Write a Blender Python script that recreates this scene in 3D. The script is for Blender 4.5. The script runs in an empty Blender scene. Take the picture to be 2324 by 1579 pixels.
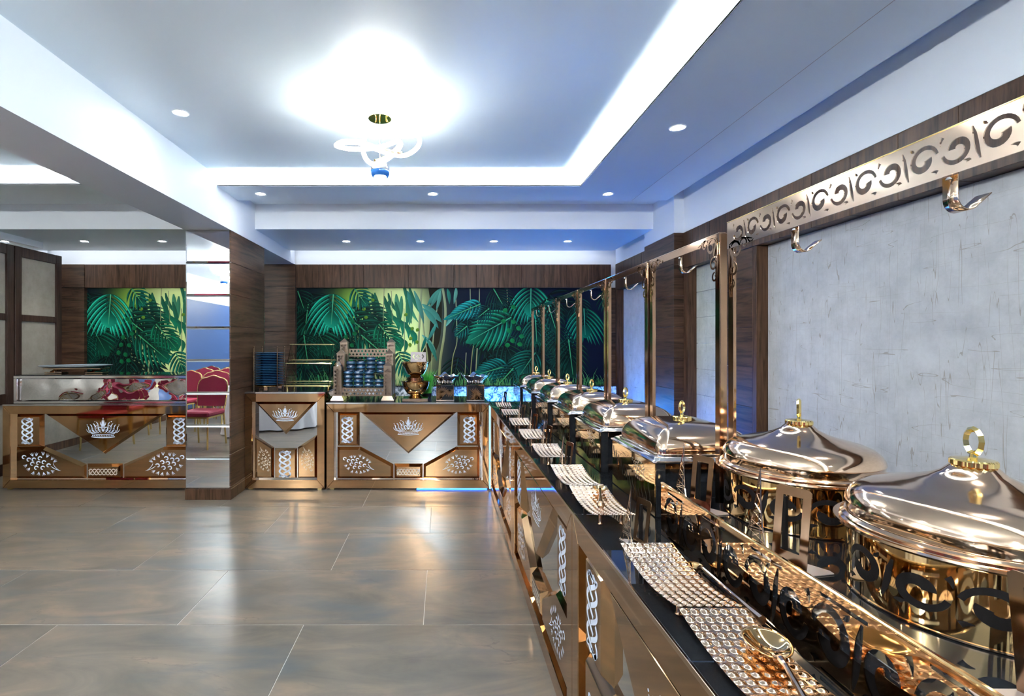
import bpy, bmesh, math, random
from math import pi, sin, cos, radians
from mathutils import Vector, Matrix
random.seed(7)
C = bpy.context.scene.collection
SC = bpy.context.scene

# ------------------------------------------------------------------ camera, world, exposure
F, CX, CY, H = 1152.5, 1006.0, 781.0, 1.367
cam = bpy.data.objects.new('camera', bpy.data.cameras.new('camera'))
C.objects.link(cam)
cam.location = (0, 0, H)
cam.rotation_euler = (pi / 2, 0, 0)
cam.data.sensor_fit = 'HORIZONTAL'
cam.data.sensor_width = 36
cam.data.lens = 36 * F / 2324
cam.data.shift_x = (1162 - CX) / 2324
cam.data.shift_y = -(789.5 - CY) / 2324
cam.data.clip_start = .02
SC.camera = cam
W = bpy.data.worlds.new('world'); SC.world = W
W.use_nodes = True
W.node_tree.nodes['Background'].inputs[0].default_value = (.6, .75, 1, 1)
W.node_tree.nodes['Background'].inputs[1].default_value = .3
SC.view_settings.view_transform = 'Standard'
SC.view_settings.look = 'None'
SC.view_settings.gamma = 1
SC.view_settings.use_curve_mapping = False
SC.view_settings.exposure = 3.05
SC.cycles.max_bounces = 10
SC.cycles.glossy_bounces = 6
SC.cycles.diffuse_bounces = 5
SC.cycles.transmission_bounces = 8
SC.cycles.sample_clamp_indirect = 4
SC.cycles.caustics_reflective = False
SC.cycles.caustics_refractive = False
COVE, PEND, DOWN, BLUE = 80.0, 8.0, 8.0, 4.2


def P(x, y, Y):
    return Vector(((x - CX) * Y / F, Y, H - (y - CY) * Y / F))


# ------------------------------------------------------------------ materials
def mat(name, col=(.8, .8, .8), rough=.5, metal=0., emit=None, es=0., trans=0., ior=1.45, spec=.5):
    m = bpy.data.materials.new(name); m.use_nodes = True
    b = m.node_tree.nodes['Principled BSDF']
    b.inputs['Base Color'].default_value = (*col, 1)
    b.inputs['Roughness'].default_value = rough
    b.inputs['Metallic'].default_value = metal
    b.inputs['IOR'].default_value = ior
    b.inputs['Specular IOR Level'].default_value = spec
    b.inputs['Transmission Weight'].default_value = trans
    if emit:
        b.inputs['Emission Color'].default_value = (*emit, 1)
        b.inputs['Emission Strength'].default_value = es
    return m


def nodes(m):
    nt = m.node_tree
    return nt, nt.nodes['Principled BSDF'], (lambda t, **k: _n(nt, t, **k)), nt.links.new


def _n(nt, t, **k):
    n = nt.nodes.new(t)
    for a, v in k.items():
        if a.startswith('i_'):
            n.inputs[int(a[2:]) if a[2:].isdigit() else a[2:]].default_value = v
        else:
            setattr(n, a, v)
    return n


def ramp(nt, stops):
    r = nt.nodes.new('ShaderNodeValToRGB')
    e = r.color_ramp.elements
    e[0].position, e[0].color = stops[0][0], (*stops[0][1], 1)
    e[1].position, e[1].color = stops[1][0], (*stops[1][1], 1)
    for p, c in stops[2:]:
        x = e.new(p); x.color = (*c, 1)
    return r


def wood(name, scale, dark, light, rough=.4):
    m = mat(name, rough=rough, spec=.22)
    nt, b, N, L = nodes(m)
    tc = N('ShaderNodeTexCoord'); oi = N('ShaderNodeObjectInfo')
    ad = N('ShaderNodeVectorMath', operation='MULTIPLY_ADD')
    ad.inputs[1].default_value = (1, 1, 1)
    ml = N('ShaderNodeMath', operation='MULTIPLY'); ml.inputs[1].default_value = 30
    L(oi.outputs['Random'], ml.inputs[0]); L(tc.outputs['Object'], ad.inputs[0]); L(ml.outputs[0], ad.inputs[2])
    mp = N('ShaderNodeMapping'); mp.inputs['Scale'].default_value = scale
    L(ad.outputs[0], mp.inputs[0])
    n1 = N('ShaderNodeTexNoise', i_Scale=1.6, i_Detail=7., i_Roughness=.62, i_Distortion=1.2)
    n2 = N('ShaderNodeTexNoise', i_Scale=7., i_Detail=3., i_Roughness=.6)
    L(mp.outputs[0], n1.inputs['Vector']); L(mp.outputs[0], n2.inputs['Vector'])
    mx = N('ShaderNodeMath', operation='MULTIPLY_ADD'); mx.inputs[1].default_value = .35
    L(n2.outputs['Fac'], mx.inputs[0]); L(n1.outputs['Fac'], mx.inputs[2])
    mid = tuple((a + c) / 2 for a, c in zip(dark, light))
    r = ramp(nt, [(.5, dark), (.92, light), (.68, mid)])
    L(mx.outputs[0], r.inputs[0]); L(r.outputs[0], b.inputs['Base Color'])
    return m


M = {}
M['wood_v'] = wood('walnut_vertical', (13, 13, .9), (.020, .009, .005), (.11, .055, .030))
M['wood_hx'] = wood('walnut_horizontal', (.8, .8, 11), (.011, .006, .004), (.10, .052, .030))
M['door_wood'] = wood('door_wood', (16, 16, 1), (.02, .010, .008), (.055, .03, .022))
M['gold'] = mat('rose_gold_mirror', (.56, .335, .17), .045, 1)
M['gold2'] = mat('gold_mirror', (.68, .46, .22), .05, 1)
M['champ'] = mat('champagne_steel', (.74, .54, .385), .10, 1)
M['brass'] = mat('polished_brass', (.90, .70, .28), .12, 1)
M['steel'] = mat('polished_steel', (.78, .77, .78), .08, 1)
M['pierced'] = mat('pierced_bronze', (.25, .19, .14), .28, 1)
M['bronze'] = mat('bronze_plate', (.36, .23, .145), .12, 1)
M['mirror'] = mat('mirror_glass', (.84, .86, .87), .012, 1)
M['mirror_edge'] = mat('mirror_bevel', (.92, .95, .96), .2, .6)
M['black'] = mat('black_glass', (.012, .013, .015), .04, 0, spec=.9)
M['granite'] = mat('black_worktop', (.016, .016, .018), .07, 0, spec=.8)
M['dark'] = mat('dark_recess', (.006, .005, .005), .6, spec=.1)
M['matt_champ'] = mat('brushed_champagne', (.50, .43, .40), .4, .6)
M['soft_etch'] = mat('soft_etching', (.30, .24, .19), .4, .4)
M['sign'] = mat('brushed_silver', (.25, .22, .225), .5, .7)
M['white_etch'] = mat('etched_white', (.62, .68, .80), .45)
M['grey_etch'] = mat('etched_grey', (.75, .66, .56), .35, .5)
M['paint'] = mat('white_paint', (.84, .88, .92), .5)
M['ceil'] = mat('glossy_ceiling_panel', (.81, .90, .94), .3, 0, spec=.35)
M['grout'] = mat('pale_grout', (.42, .41, .39), .6)
M['glass'] = mat('clear_glass', (.95, .98, .97), .01, 0, trans=1, ior=1.2)
M['blueplate'] = mat('navy_glaze', (.007, .026, .06), .1, 0, spec=.7)
M['blueplate_rim'] = mat('navy_glaze_rim', (.016, .06, .13), .12, 0, spec=.8)
M['blueband'] = mat('pale_blue_glaze', (.03, .11, .20), .15, 0, spec=.7)
M['led'] = mat('led_white', (.9, .9, .9), .5, 0, (.96, .985, 1), COVE)
M['led_wall'] = mat('led_wall_wash', (.9, .9, .9), .5, 0, (.97, .97, 1), 1.1)
M['pend'] = mat('pendant_diffuser', (.9, .9, .9), .5, 0, (.96, .98, .97), PEND)
M['pend_fill'] = mat('pendant_diffuser_fill', (.9, .9, .9), .5, 0, (.94, .98, .98), 60)
M['lamp'] = mat('downlight_lens', (.9, .9, .9), .5, 0, (.95, .97, 1), 12)
M['ledblue'] = mat('led_blue', (.1, .3, .9), .5, 0, (.02, .17, 1.), BLUE)
M['ledplant'] = mat('led_planter_blue', (.1, .3, .9), .5, 0, (.03, .28, 1.), 16)
M['ledunder'] = mat('led_under_blue', (.1, .3, .9), .5, 0, (.02, .15, 1.), 1.6)
M['ballglass'] = mat('blue_ball_glass', (.01, .05, .16), .1, 0, (.02, .2, .8), .035)
M['ledcyan'] = mat('led_cyan', (.1, .3, .9), .5, 0, (.08, .36, 1.), .9)
M['red'] = mat('red_velvet', (.22, .006, .03), .7)
M['cloth'] = mat('white_cloth', (.75, .75, .78), .8)
M['blue_lit_wall'] = mat('blue_lit_hall_wall', (.035, .075, .19), .5)  # blue light on the hall walls is put into their colour
M['grass'] = mat('plastic_grass', (.03, .19, .045), .5)


def floor_mat():
    m = mat('polished_stone_tile', rough=.285, spec=.36)
    nt, b, N, L = nodes(m)
    tc = N('ShaderNodeTexCoord'); oi = N('ShaderNodeObjectInfo')
    ml = N('ShaderNodeMath', operation='MULTIPLY'); ml.inputs[1].default_value = 40
    L(oi.outputs['Random'], ml.inputs[0])
    ad = N('ShaderNodeVectorMath', operation='ADD')
    L(tc.outputs['Object'], ad.inputs[0]); L(ml.outputs[0], ad.inputs[1])
    mp = N('ShaderNodeMapping'); mp.inputs['Rotation'].default_value = (0, 0, radians(-22))
    mp.inputs['Scale'].default_value = (1.1, 3.2, 1)
    L(ad.outputs[0], mp.inputs[0])
    n1 = N('ShaderNodeTexNoise', i_Scale=1.5, i_Detail=7., i_Roughness=.6, i_Distortion=1.2)
    n2 = N('ShaderNodeTexNoise', i_Scale=1.1, i_Detail=5., i_Roughness=.55, i_Distortion=.8)
    n3 = N('ShaderNodeTexNoise', i_Scale=2.6, i_Detail=5., i_Roughness=.6)
    for n in (n1, n2, n3): L(mp.outputs[0], n.inputs['Vector'])
    r1 = ramp(nt, [(.30, (.075, .067, .056)), (.70, (.185, .138, .10)), (.5, (.120, .100, .079))])
    L(n1.outputs['Fac'], r1.inputs[0])
    r2 = ramp(nt, [(.48, (0, 0, 0)), (.68, (.9, .9, .9))])
    L(n2.outputs['Fac'], r2.inputs[0])
    mx = N('ShaderNodeMix', data_type='RGBA'); mx.inputs[7].default_value = (.068, .076, .079, 1)
    L(r2.outputs[0], mx.inputs[0]); L(r1.outputs[0], mx.inputs[6])
    jt = N('ShaderNodeVectorMath', operation='MULTIPLY_ADD'); jt.inputs[1].default_value = (.5, .5, .5)
    L(n3.outputs['Color'], jt.inputs[0]); L(mp.outputs[0], jt.inputs[2])
    vo = N('ShaderNodeTexVoronoi', feature='DISTANCE_TO_EDGE', i_Scale=1.15); L(jt.outputs[0], vo.inputs['Vector'])
    rv = ramp(nt, [(.0, (1, 1, 1)), (.012, (0, 0, 0))]); L(vo.outputs['Distance'], rv.inputs[0])
    rm = ramp(nt, [(.5, (0, 0, 0)), (.6, (.55, .55, .55))]); L(n1.outputs['Fac'], rm.inputs[0])
    r3 = N('ShaderNodeMath', operation='MULTIPLY'); L(rv.outputs[0], r3.inputs[0]); L(rm.outputs[0], r3.inputs[1])
    mx2 = N('ShaderNodeMix', data_type='RGBA'); mx2.inputs[7].default_value = (.05, .045, .042, 1)
    L(r3.outputs[0], mx2.inputs[0]); L(mx.outputs[2], mx2.inputs[6])
    L(mx2.outputs[2], b.inputs['Base Color'])
    return m


M['tile'] = floor_mat()


def paper_mat(name, base, line):
    m = mat(name, rough=.55)
    nt, b, N, L = nodes(m)
    tc = N('ShaderNodeTexCoord')
    outs = []
    for sc, th, off in (((1, 8, .55), .0042, 0), ((1, 13, .8), .0038, 7), ((1, .7, 9), .003, 3)):
        mp = N('ShaderNodeMapping'); mp.inputs['Scale'].default_value = sc; mp.inputs['Location'].default_value = (off, off, off)
        L(tc.outputs['Object'], mp.inputs[0])
        n = N('ShaderNodeTexNoise', i_Scale=2.2, i_Detail=1.2, i_Roughness=.5, i_Distortion=.1)
        L(mp.outputs[0], n.inputs['Vector'])
        sb = N('ShaderNodeMath', operation='SUBTRACT'); sb.inputs[1].default_value = .53
        ab = N('ShaderNodeMath', operation='ABSOLUTE')
        L(n.outputs['Fac'], sb.inputs[0]); L(sb.outputs[0], ab.inputs[0])
        lt = N('ShaderNodeMath', operation='LESS_THAN'); lt.inputs[1].default_value = th
        L(ab.outputs[0], lt.inputs[0])
        mk = N('ShaderNodeTexNoise', i_Scale=4.5, i_Detail=1.)
        L(mp.outputs[0], mk.inputs['Vector'])
        gt = N('ShaderNodeMath', operation='GREATER_THAN'); gt.inputs[1].default_value = .49
        L(mk.outputs['Fac'], gt.inputs[0])
        mu = N('ShaderNodeMath', operation='MULTIPLY'); L(lt.outputs[0], mu.inputs[0]); L(gt.outputs[0], mu.inputs[1])
        outs.append(mu.outputs[0])
    a1 = N('ShaderNodeMath', operation='MAXIMUM'); L(outs[0], a1.inputs[0]); L(outs[1], a1.inputs[1])
    a2 = N('ShaderNodeMath', operation='MAXIMUM'); L(a1.outputs[0], a2.inputs[0]); L(outs[2], a2.inputs[1])
    sc = N('ShaderNodeMath', operation='MULTIPLY'); sc.inputs[1].default_value = .55; L(a2.outputs[0], sc.inputs[0])
    nb = N('ShaderNodeTexNoise', i_Scale=9., i_Detail=6., i_Roughness=.7)
    L(tc.outputs['Object'], nb.inputs['Vector'])
    r = ramp(nt, [(.35, tuple(c * .8 for c in base)), (.65, base)])
    L(nb.outputs['Fac'], r.inputs[0])
    mx = N('ShaderNodeMix', data_type='RGBA'); mx.inputs[7].default_value = (*line, 1)
    L(sc.outputs[0], mx.inputs[0]); L(r.outputs[0], mx.inputs[6]); L(mx.outputs[2], b.inputs['Base Color'])
    return m


M['paper'] = paper_mat('crackle_wallpaper', (.52, .52, .53), (.22, .17, .11))
M['paper_green'] = paper_mat('stone_wallpaper', (.46, .47, .40), (.2, .2, .15))
M['linen'] = paper_mat('linen_panel', (.30, .27, .225), (.22, .2, .17))


def wavy():
    m = mat('rippled_foil', (.86, .86, .88), .03, 1)
    nt, b, N, L = nodes(m)
    tc = N('ShaderNodeTexCoord')
    n = N('ShaderNodeTexNoise', i_Scale=4.2, i_Detail=.6, i_Roughness=.35)
    L(tc.outputs['Object'], n.inputs['Vector'])
    bp = N('ShaderNodeBump', i_Strength=1., i_Distance=.05); L(n.outputs['Fac'], bp.inputs['Height']); L(bp.outputs[0], b.inputs['Normal'])
    return m


M['foil'] = wavy()


def marbled():
    m = mat('marbled_planter', (.5, .5, .5), .15)
    nt, b, N, L = nodes(m)
    tc = N('ShaderNodeTexCoord')
    n = N('ShaderNodeTexNoise', i_Scale=14., i_Detail=6., i_Roughness=.65, i_Distortion=1.5)
    L(tc.outputs['Object'], n.inputs['Vector'])
    r = ramp(nt, [(.42, (.05, .08, .1)), (.6, (.75, .8, .85))])
    L(n.outputs['Fac'], r.inputs[0]); L(r.outputs[0], b.inputs['Base Color'])
    return m


M['marble'] = marbled()
mu = mat('mural_print', rough=.6, spec=.12)
nt, b, N, L = nodes(mu)
at = N('ShaderNodeAttribute', attribute_name='print'); L(at.outputs['Color'], b.inputs['Base Color'])
M['mural'] = mu


# ------------------------------------------------------------------ mesh builder
class MB:
    def __init__(s):
        s.v, s.f, s.m, s.c = [], [], [], []
        s.mi = 0; s.col = None

    def add(s, vs, fs):
        o = len(s.v)
        s.v += [tuple(p) for p in vs]
        for f in fs:
            s.f.append([i + o for i in f]); s.m.append(s.mi)
        if s.col is not None:
            if callable(s.col): s.c += [s.col(p) for p in vs]
            else: s.c += [s.col] * len(vs)

    def box(s, x0, x1, y0, y1, z0, z1):
        s.add([(x0, y0, z0), (x1, y0, z0), (x1, y1, z0), (x0, y1, z0), (x0, y0, z1), (x1, y0, z1), (x1, y1, z1), (x0, y1, z1)],
              [(0, 3, 2, 1), (4, 5, 6, 7), (0, 1, 5, 4), (1, 2, 6, 5), (2, 3, 7, 6), (3, 0, 4, 7)])
        return s

    def bbox(s, x0, x1, y0, y1, z0, z1, b=.003):
        """box with chamfered edges"""
        vs = []
        for X, sx in ((x0, 1), (x1, -1)):
            for Y, sy in ((y0, 1), (y1, -1)):
                for Z, sz in ((z0, 1), (z1, -1)):
                    vs += [(X, Y + sy * b, Z + sz * b), (X + sx * b, Y, Z + sz * b), (X + sx * b, Y + sy * b, Z)]
        bm = bmesh.new()
        for p in vs: bm.verts.new(p)
        bmesh.ops.convex_hull(bm, input=bm.verts[:])
        bmesh.ops.dissolve_limit(bm, angle_limit=.02, verts=bm.verts[:], edges=bm.edges[:])
        bm.verts.index_update()
        s.add([v.co[:] for v in bm.verts], [[v.index for v in f.verts] for f in bm.faces]); bm.free()
        return s

    def prism(s, poly, fn, d0, d1, inset=0, poly1=None):
        """poly 2D; fn(u,v,d)->xyz ; extruded from d0 to d1; top may be inset (bevel)"""
        n = len(poly)
        top = poly1 if poly1 else (inset_poly(poly, inset) if inset else poly)
        vs = [fn(u, v, d0) for u, v in poly] + [fn(u, v, d1) for u, v in top]
        fs = [list(range(n))[::-1], list(range(n, 2 * n))]
        for i in range(n):
            j = (i + 1) % n
            fs.append((i, j, n + j, n + i))
        s.add(vs, fs)
        return s

    def strip(s, L, R, closed=False):
        n = len(L)
        s.add(list(L) + list(R), [(i, i + 1, n + i + 1, n + i) for i in range(n - 1)])
        return s

    def tube(s, pts, r, seg=8, closed=False, cap=True):
        pts = [Vector(p) for p in pts]
        n = len(pts)
        rs = r if isinstance(r, (list, tuple)) else [r] * n
        up = None; vs = []
        for i, p in enumerate(pts):
            a = pts[(i - 1) % n] if (closed or i > 0) else p
            c = pts[(i + 1) % n] if (closed or i < n - 1) else p
            t = (c - a).normalized()
            if up is None:
                up = Vector((0, 0, 1)) if abs(t.z) < .9 else Vector((1, 0, 0))
            u = (up - t * up.dot(t))
            if u.length < 1e-6: u = t.orthogonal()
            u.normalize(); w = t.cross(u); up = u
            for k in range(seg):
                an = 2 * pi * k / seg
                vs.append(p + (u * cos(an) + w * sin(an)) * rs[i])
        fs = []
        m = n if closed else n - 1
        for i in range(m):
            j = (i + 1) % n
            for k in range(seg):
                l = (k + 1) % seg
                fs.append((i * seg + k, i * seg + l, j * seg + l, j * seg + k))
        if cap and not closed:
            fs.append(list(range(seg))[::-1]); fs.append([(n - 1) * seg + k for k in range(seg)])
        s.add(vs, fs)
        return s

    def lathe(s, prof, c=(0, 0, 0), seg=40, sq=None):
        vs = []; n = len(prof)
        for r, z in prof:
            for k in range(seg):
                a = 2 * pi * k / seg
                rr = sq(a, r, z) if sq else r
                vs.append((c[0] + rr * cos(a), c[1] + rr * sin(a), c[2] + z))
        fs = []
        for i in range(n - 1):
            for k in range(seg):
                l = (k + 1) % seg
                fs.append((i * seg + k, i * seg + l, (i + 1) * seg + l, (i + 1) * seg + k))
        if prof[0][0] > 1e-6: fs.append(list(range(seg))[::-1])
        if prof[-1][0] > 1e-6: fs.append([(n - 1) * seg + k for k in range(seg)])
        s.add(vs, fs)
        return s

    def build(s, name, mt, parent=None, smooth=False, angle=35):
        me = bpy.data.meshes.new(name)
        me.from_pydata(s.v, [], s.f)
        mts = mt if isinstance(mt, (list, tuple)) else [mt]
        for x in mts: me.materials.append(M[x])
        if len(mts) > 1: me.polygons.foreach_set('material_index', s.m)
        if s.c:
            ca = me.color_attributes.new('print', 'FLOAT_COLOR', 'POINT')
            ca.data.foreach_set('color', [x for c in s.c for x in (*[min(.95, 1.2 * q ** 1.42) for q in c], 1)])
        else:
            bm = bmesh.new(); bm.from_mesh(me); bmesh.ops.recalc_face_normals(bm, faces=bm.faces[:]); bm.to_mesh(me); bm.free()
        if smooth:
            me.polygons.foreach_set('use_smooth', [True] * len(me.polygons))
            me.set_sharp_from_angle(angle=radians(angle))
        me.update()
        o = bpy.data.objects.new(name, me); C.objects.link(o)
        if parent: o.parent = parent
        return o


def inset_poly(p, d):
    n = len(p)
    ar = sum(p[i][0] * p[(i + 1) % n][1] - p[(i + 1) % n][0] * p[i][1] for i in range(n))
    sg = 1 if ar > 0 else -1
    out = []
    for i in range(n):
        a, b, c = Vector(p[i - 1]), Vector(p[i]), Vector(p[(i + 1) % n])
        e1, e2 = (b - a).normalized(), (c - b).normalized()
        n1, n2 = Vector((-e1.y, e1.x)) * sg, Vector((-e2.y, e2.x)) * sg
        k = 1 + n1.dot(n2)
        q = b + (n1 + n2) * (d / max(k, .2))
        out.append((q.x, q.y))
    return out


def tag(o, label, cat, group=None):
    o['label'] = label; o['category'] = cat
    if group: o['group'] = group
    return o


def thing(name, label, cat, loc=(0, 0, 0), rz=0, group=None):
    o = bpy.data.objects.new(name, None); C.objects.link(o)
    o.empty_display_size = .1
    o.location = loc; o.rotation_euler = (0, 0, rz)
    return tag(o, label, cat, group)


def struct(mb, name, mt, parent=None, smooth=False):
    o = mb.build(name, mt, parent, smooth)
    if not parent: o['kind'] = 'structure'
    return o


def dup(root, loc, rz, label, group=None):
    def cp(o, par):
        c = o.copy(); C.objects.link(c)
        if par: c.parent = par
        for ch in o.children: cp(ch, c)
        return c
    r = cp(root, None)
    r.location = loc; r.rotation_euler = (0, 0, rz); r['label'] = label
    if group: r['group'] = group
    return r


ORD = ['first', 'second', 'third', 'fourth', 'fifth', 'sixth', 'seventh', 'eighth', 'ninth', 'tenth', 'eleventh', 'twelfth',
       'thirteenth', 'fourteenth', 'fifteenth', 'sixteenth', 'seventeenth', 'eighteenth', 'nineteenth', 'twentieth']


# ------------------------------------------------------------------ 2D ornament helpers
def ribbon(pts, w0, w1=None, wm=None):
    """left/right edges of a stroke; widths at start, end, middle"""
    w1 = w0 if w1 is None else w1
    wm = (w0 + w1) / 2 if wm is None else wm
    n = len(pts); Lf, Rt = [], []
    for i in range(n):
        a = Vector(pts[max(i - 1, 0)]); c = Vector(pts[min(i + 1, n - 1)])
        t = (c - a)
        if t.length < 1e-9: t = Vector((1, 0))
        t.normalize(); nn = Vector((-t.y, t.x))
        s = i / (n - 1)
        w = (w0 * (1 - s) * (1 - 2 * s) + wm * 4 * s * (1 - s) + w1 * s * (2 * s - 1))
        w = max(w, 1e-5) / 2
        p = Vector(pts[i])
        Lf.append((p.x + nn.x * w, p.y + nn.y * w)); Rt.append((p.x - nn.x * w, p.y - nn.y * w))
    return Lf, Rt


def spiral(cx, cy, r0, r1, a0, a1, n=22):
    return [(cx + (r0 + (r1 - r0) * i / (n - 1)) * cos(radians(a0 + (a1 - a0) * i / (n - 1))),
             cy + (r0 + (r1 - r0) * i / (n - 1)) * sin(radians(a0 + (a1 - a0) * i / (n - 1)))) for i in range(n)]


def bez(p0, p1, p2, n=10):
    return [((1 - t) ** 2 * p0[0] + 2 * t * (1 - t) * p1[0] + t * t * p2[0],
             (1 - t) ** 2 * p0[1] + 2 * t * (1 - t) * p1[1] + t * t * p2[1]) for t in [i / (n - 1) for i in range(n)]]


def smooth_pts(pts, closed=False, sub=8):
    pts = [Vector(p) for p in pts]; n = len(pts); out = []
    rng = n if closed else n - 1
    for i in range(rng):
        g = (lambda k: pts[k % n]) if closed else (lambda k: pts[min(max(k, 0), n - 1)])
        a, b_, c, d = g(i - 1), g(i), g(i + 1), g(i + 2)
        for k in range(sub):
            t = k / sub
            out.append(.5 * ((2 * b_) + (c - a) * t + (2 * a - 5 * b_ + 4 * c - d) * t * t + (3 * b_ - a - 3 * c + d) * t ** 3))
    if not closed: out.append(pts[-1])
    return out


def scroll_period():
    """strokes of one scroll motif in unit box u 0..1, v -.5...5 : (pts,w0,wm,w1)"""
    S = []
    el = lambda pts, cy: [(u, cy + (v - cy) * 1.85) for u, v in pts]
    S.append((el(spiral(.245, .0, .215, .075, 170, -190, 26), 0), .09, .16, .22))
    S.append((el(spiral(.765, .0, .195, .072, -10, -350, 26), 0), .09, .155, .20))
    S.append(([(.465, -.42), (.495, -.22), (.517, 0), (.536, .22), (.565, .42)], .04, .12, .04))
    S.append((bez((.61, -.40), (.61, -.34), (.68, -.33), 6), .14, .08, .01))
    S.append((bez((.40, .41), (.42, .36), (.37, .33), 6), .14, .08, .01))
    S.append((bez((.955, .42), (.985, .36), (.99, .22), 7), .11, .07, .01))
    S.append((bez((.03, -.42), (.06, -.36), (.12, -.37), 6), .11, .07, .01))
    return S


def plate(name, outer, holes, th, fn, mt, parent):
    cu = bpy.data.curves.new('t', 'CURVE'); cu.dimensions = '2D'; cu.fill_mode = 'BOTH'; cu.extrude = th / 2
    for poly in [outer] + holes:
        sp = cu.splines.new('POLY'); sp.points.add(len(poly) - 1)
        for q, p in zip(sp.points, poly): q.co = (p[0], p[1], 0, 1)
        sp.use_cyclic_u = True
    ob = bpy.data.objects.new('t', cu); C.objects.link(ob)
    dg = bpy.context.evaluated_depsgraph_get()
    me = bpy.data.meshes.new_from_object(ob.evaluated_get(dg))
    bpy.data.objects.remove(ob); bpy.data.curves.remove(cu)
    me.name = name
    for v in me.vertices: v.co = fn(v.co.x, v.co.y, v.co.z)
    me.materials.clear(); me.materials.append(M[mt])
    bm = bmesh.new(); bm.from_mesh(me); bmesh.ops.recalc_face_normals(bm, faces=bm.faces[:]); bm.to_mesh(me); bm.free()
    o = bpy.data.objects.new(name, me); C.objects.link(o); o.parent = parent
    return o


def scroll_holes(length, height, period, dash=True, k=1.):
    out = []
    n = max(1, round(length / period)); p = length / n
    for i in range(n):
        for pts, w0, wm, w1 in scroll_period():
            q = [((i + u) * p, v * height * k) for u, v in pts]
            sc = min(p, height)
            l, r = ribbon(q, w0 * sc, w1 * sc, wm * sc)
            out.append(l + r[::-1])
        if dash:
            for v in (.472, -.472):
                a, b_ = (i + .12) * p, (i + .62) * p
                out.append([(a, v * height - .0035), (b_, v * height - .0035), (b_, v * height + .0035), (a, v * height + .0035)])
    return out


def fan(mb, poly, fn, d):
    mb.add([fn(u, v, d) for u, v in poly], [list(range(len(poly)))])


def stroke(mb, pts, w0, w1, wm, fn, d):
    l, r = ribbon(pts, w0, w1, wm)
    mb.strip([fn(u, v, d) for u, v in l], [fn(u, v, d) for u, v in r])


def knot(mb, cx, cz, w, h, fn, d, vertical=True, n=3):
    """three strand plait with gaps where a strand passes under"""
    A, Lg = (w / 2, h) if vertical else (h / 2, w)
    tw = A * .27
    N = 24 * n
    th = 2 * pi * n / 2
    for k in range(3):
        seg = []
        for i in range(N + 1):
            t = i / N
            a = th * t + 2 * pi * k / 3 + pi / 6
            x = A * .86 * sin(a)
            q = math.degrees(a) % 180 - 150
            p = (cx + x, cz + (t - .5) * Lg) if vertical else (cx + (t - .5) * Lg, cz + x)
            under = min(abs(q), abs(q + 180)) < 13
            if under:
                if len(seg) > 2: stroke(mb, seg, tw, tw, tw, fn, d)
                seg = []
            else: seg.append(p)
        if len(seg) > 2: stroke(mb, seg, tw, tw, tw, fn, d)
    for s in (-1, 1):
        pts = [(-.8, .44), (-.3, .5), (0, .47), (.3, .5), (.8, .44)]
        q = [(cx + a * A, cz + s * b_ * Lg) if vertical else (cx + s * b_ * Lg, cz + a * A) for a, b_ in pts]
        stroke(mb, [tuple(v) for v in smooth_pts([(*a, 0) for a in q], sub=3)] if False else q, tw, tw, tw, fn, d)


def crown(mb, cx, cz, w, fn, d):
    s = w / 2
    g = lambda pts: [(cx + a * s, cz + b_ * s) for a, b_ in pts]
    for v, t in ((-.56, .045), (-.36, .035)):
        stroke(mb, g([(x, v + .10 * x * x) for x in [-.72 + 1.44 * i / 14 for i in range(15)]]), t * s, t * s, t * s, fn, d)
    for i in range(13):
        x = -.62 + 1.24 * i / 12
        k = (i * 7) % 3
        stroke(mb, g([(x - .035, -.50 + .1 * x * x), (x + .0 + .01 * k, -.43 + .1 * x * x), (x + .035, -.48 + .1 * x * x)]), .03 * s, .03 * s, .05 * s, fn, d)
    for a, b_, r in ((0, .62, .035), (-.5, .42, .03), (.5, .42, .03), (-.97, .22, .028), (.97, .22, .028), (0, -.10, .05)):
        mb.add([fn(cx + (a + r * cos(q)) * s, cz + (b_ + r * sin(q)) * s, d) for q in [2 * pi * k / 10 for k in range(10)]], [list(range(10))])
    stroke(mb, g([(0, .0), (0, .2), (0, .38), (0, .58)]), .015 * s, .01 * s, .13 * s, fn, d)
    for sg in (-1, 1):
        f = lambda pts: g([(a * sg, b_) for a, b_ in pts])
        L = lambda p, q, r, w_: stroke(mb, f(bez(p, q, r, 9)), .02 * s, .012 * s, w_ * s, fn, d)
        Sp = lambda x, y, r, a0, a1, w_: stroke(mb, f(spiral(x, y, r, r * .25, a0, a1, 16)), .02 * s, .045 * s, w_ * s, fn, d)
        L((.03, -.22), (.10, .02), (.07, .50), .05)
        L((.05, .16), (.16, .20), (.17, .40), .05)
        Sp(.17, .02, .13, -120, 190, .05)
        L((.10, -.24), (.36, -.16), (.30, .30), .06)
        L((.29, .10), (.30, .30), (.42, .40), .05)
        Sp(.40, .12, .09, 160, -120, .04)
        L((.24, -.25), (.52, -.20), (.50, .12), .06)
        Sp(.40, -.10, .10, 100, -190, .045)
        L((.48, .02), (.50, .26), (.62, .30), .05)
        L((.36, -.26), (.72, -.22), (.68, .10), .06)
        Sp(.61, -.09, .09, 100, -190, .04)
        L((.66, .0), (.68, .18), (.80, .24), .05)
        L((.50, -.27), (.88, -.26), (.90, .02), .05)
        L((.86, -.06), (.86, .08), (.96, .16), .05)
        Sp(.80, -.10, .07, 60, -210, .035)
        L((.70, -.27), (.95, -.26), (1.02, -.04), .035)


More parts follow.
